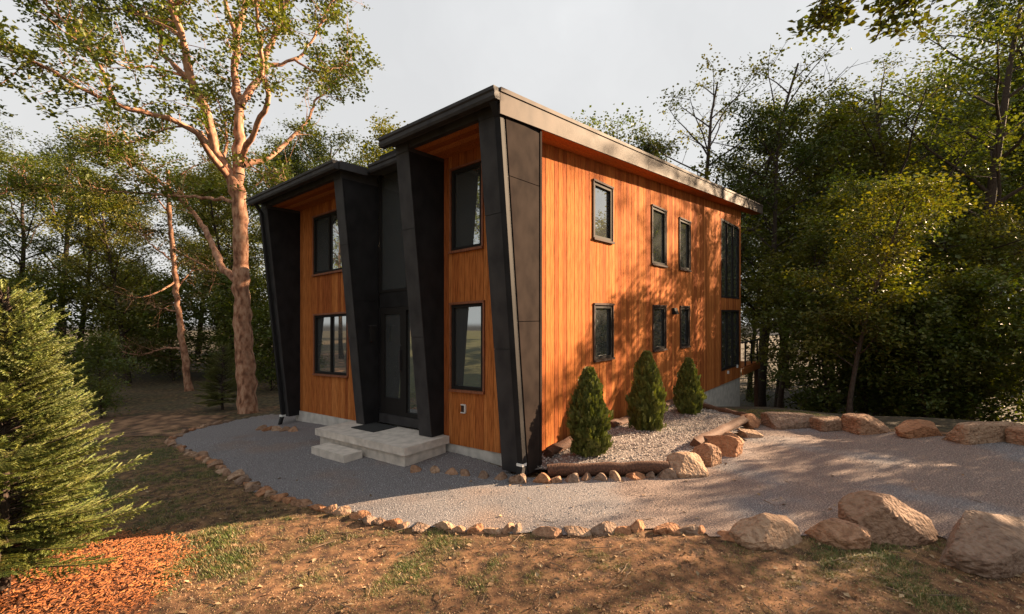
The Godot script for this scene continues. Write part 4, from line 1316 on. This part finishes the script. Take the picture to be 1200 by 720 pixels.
	tw.tube([Vector3(-0.5, 0, 0), Vector3(-0.1, 0.03, 0.04), Vector3(0.2, 0, -0.02), Vector3(0.5, 0.04, 0.05)], [0.022, 0.02, 0.016, 0.008], 4)
	tw.tube([Vector3(0.1, 0.01, 0), Vector3(0.3, 0.05, 0.18)], [0.012, 0.005], 3)
	xf = []; cs = []
	for i in 420:
		var dz := 1.8 + 4.0 * rng.randf()
		var p := Vector2(rng.randf_range(-1.15, 1.15) * dz, -dz)
		if p.x > 5.0 or Geometry2D.is_point_in_polygon(p, gravel_poly) and rng.randf() < 0.8: continue
		xf.append(Transform3D(Basis(Vector3.UP, rng.randf() * TAU).scaled(Vector3.ONE * rng.randf_range(0.04, 0.22)), land_at(p.x, p.y, 0.012)))
		var g := rng.randf_range(0.6, 1.3)
		cs.append(Color(0.17 * g, 0.115 * g, 0.075 * g))
	o = multi("twigs", tw.done(), xf, cs, M.tinted, self)
	stuff(tag(o, "small broken twigs lying about on the lawn", "twigs"))
	xf = []; cs = []
	for i in 60000:
		var dz := 1.7 + 4.5 * pow(rng.randf(), 1.6)
		var p := Vector2(rng.randf_range(-1.15, 1.15) * dz, -dz)
		if p.x > 6.0 or Geometry2D.is_point_in_polygon(p, gravel_poly): continue
		var c := soil_color(p.x, p.y)
		if rng.randf() > clampf((c.r - 0.12) / 0.2, 0.15, 1.0): continue
		xf.append(Transform3D(Basis.from_euler(Vector3(rng.randf() * 6, rng.randf() * 6, rng.randf() * 6)).scaled(Vector3.ONE * 0.003 * exp(rng.randf() * 1.3)), land_at(p.x, p.y, 0.0)))
		cs.append(Color(0.40, 0.24, 0.13).lerp(Color(0.16, 0.09, 0.05), rng.randf()) * rng.randf_range(0.7, 1.3))
	o = multi("soil_crumbs", pm, xf, cs, M.tinted, self)
	stuff(tag(o, "loose crumbs of orange brown soil on the bare lawn", "soil"))
	var chip := MB.new()
	chip.box(Vector3(-0.5, -0.06, -0.13), Vector3(0.5, 0.06, 0.13))
	xf = []; cs = []
	for i in 14000:
		var a := rng.randf() * TAU
		var q := Vector2(-4.1, -3.75) + Vector2(cos(a), sin(a) * 0.78) * (1.27 * sqrt(rng.randf()) + 0.12 * absf(rng.randfn()))
		var d := Vector2(q.x + 4.1, (q.y + 3.75) / 0.78).length() / 1.3
		xf.append(Transform3D(Basis.from_euler(Vector3(rng.randf_range(-0.5, 0.5), rng.randf() * 6, rng.randf_range(-0.4, 0.4))).scaled(Vector3(rng.randf_range(0.6, 1.5), 1.0, rng.randf_range(0.5, 1.4)) * rng.randf_range(0.010, 0.036)), land_at(q.x, q.y, 0.11 * maxf(0.0, 1.0 - d * d) + 0.022)))
		var g := rng.randf_range(0.5, 1.3)
		cs.append(Color(0.42, 0.135, 0.035).lerp(Color(0.20, 0.10, 0.05), rng.randf() * rng.randf()) * g)
	o = multi("bark_mulch", chip.done(), xf, cs, M.tinted, self)
	stuff(tag(o, "orange dyed bark chips heaped round the foot of the spruce", "mulch"))
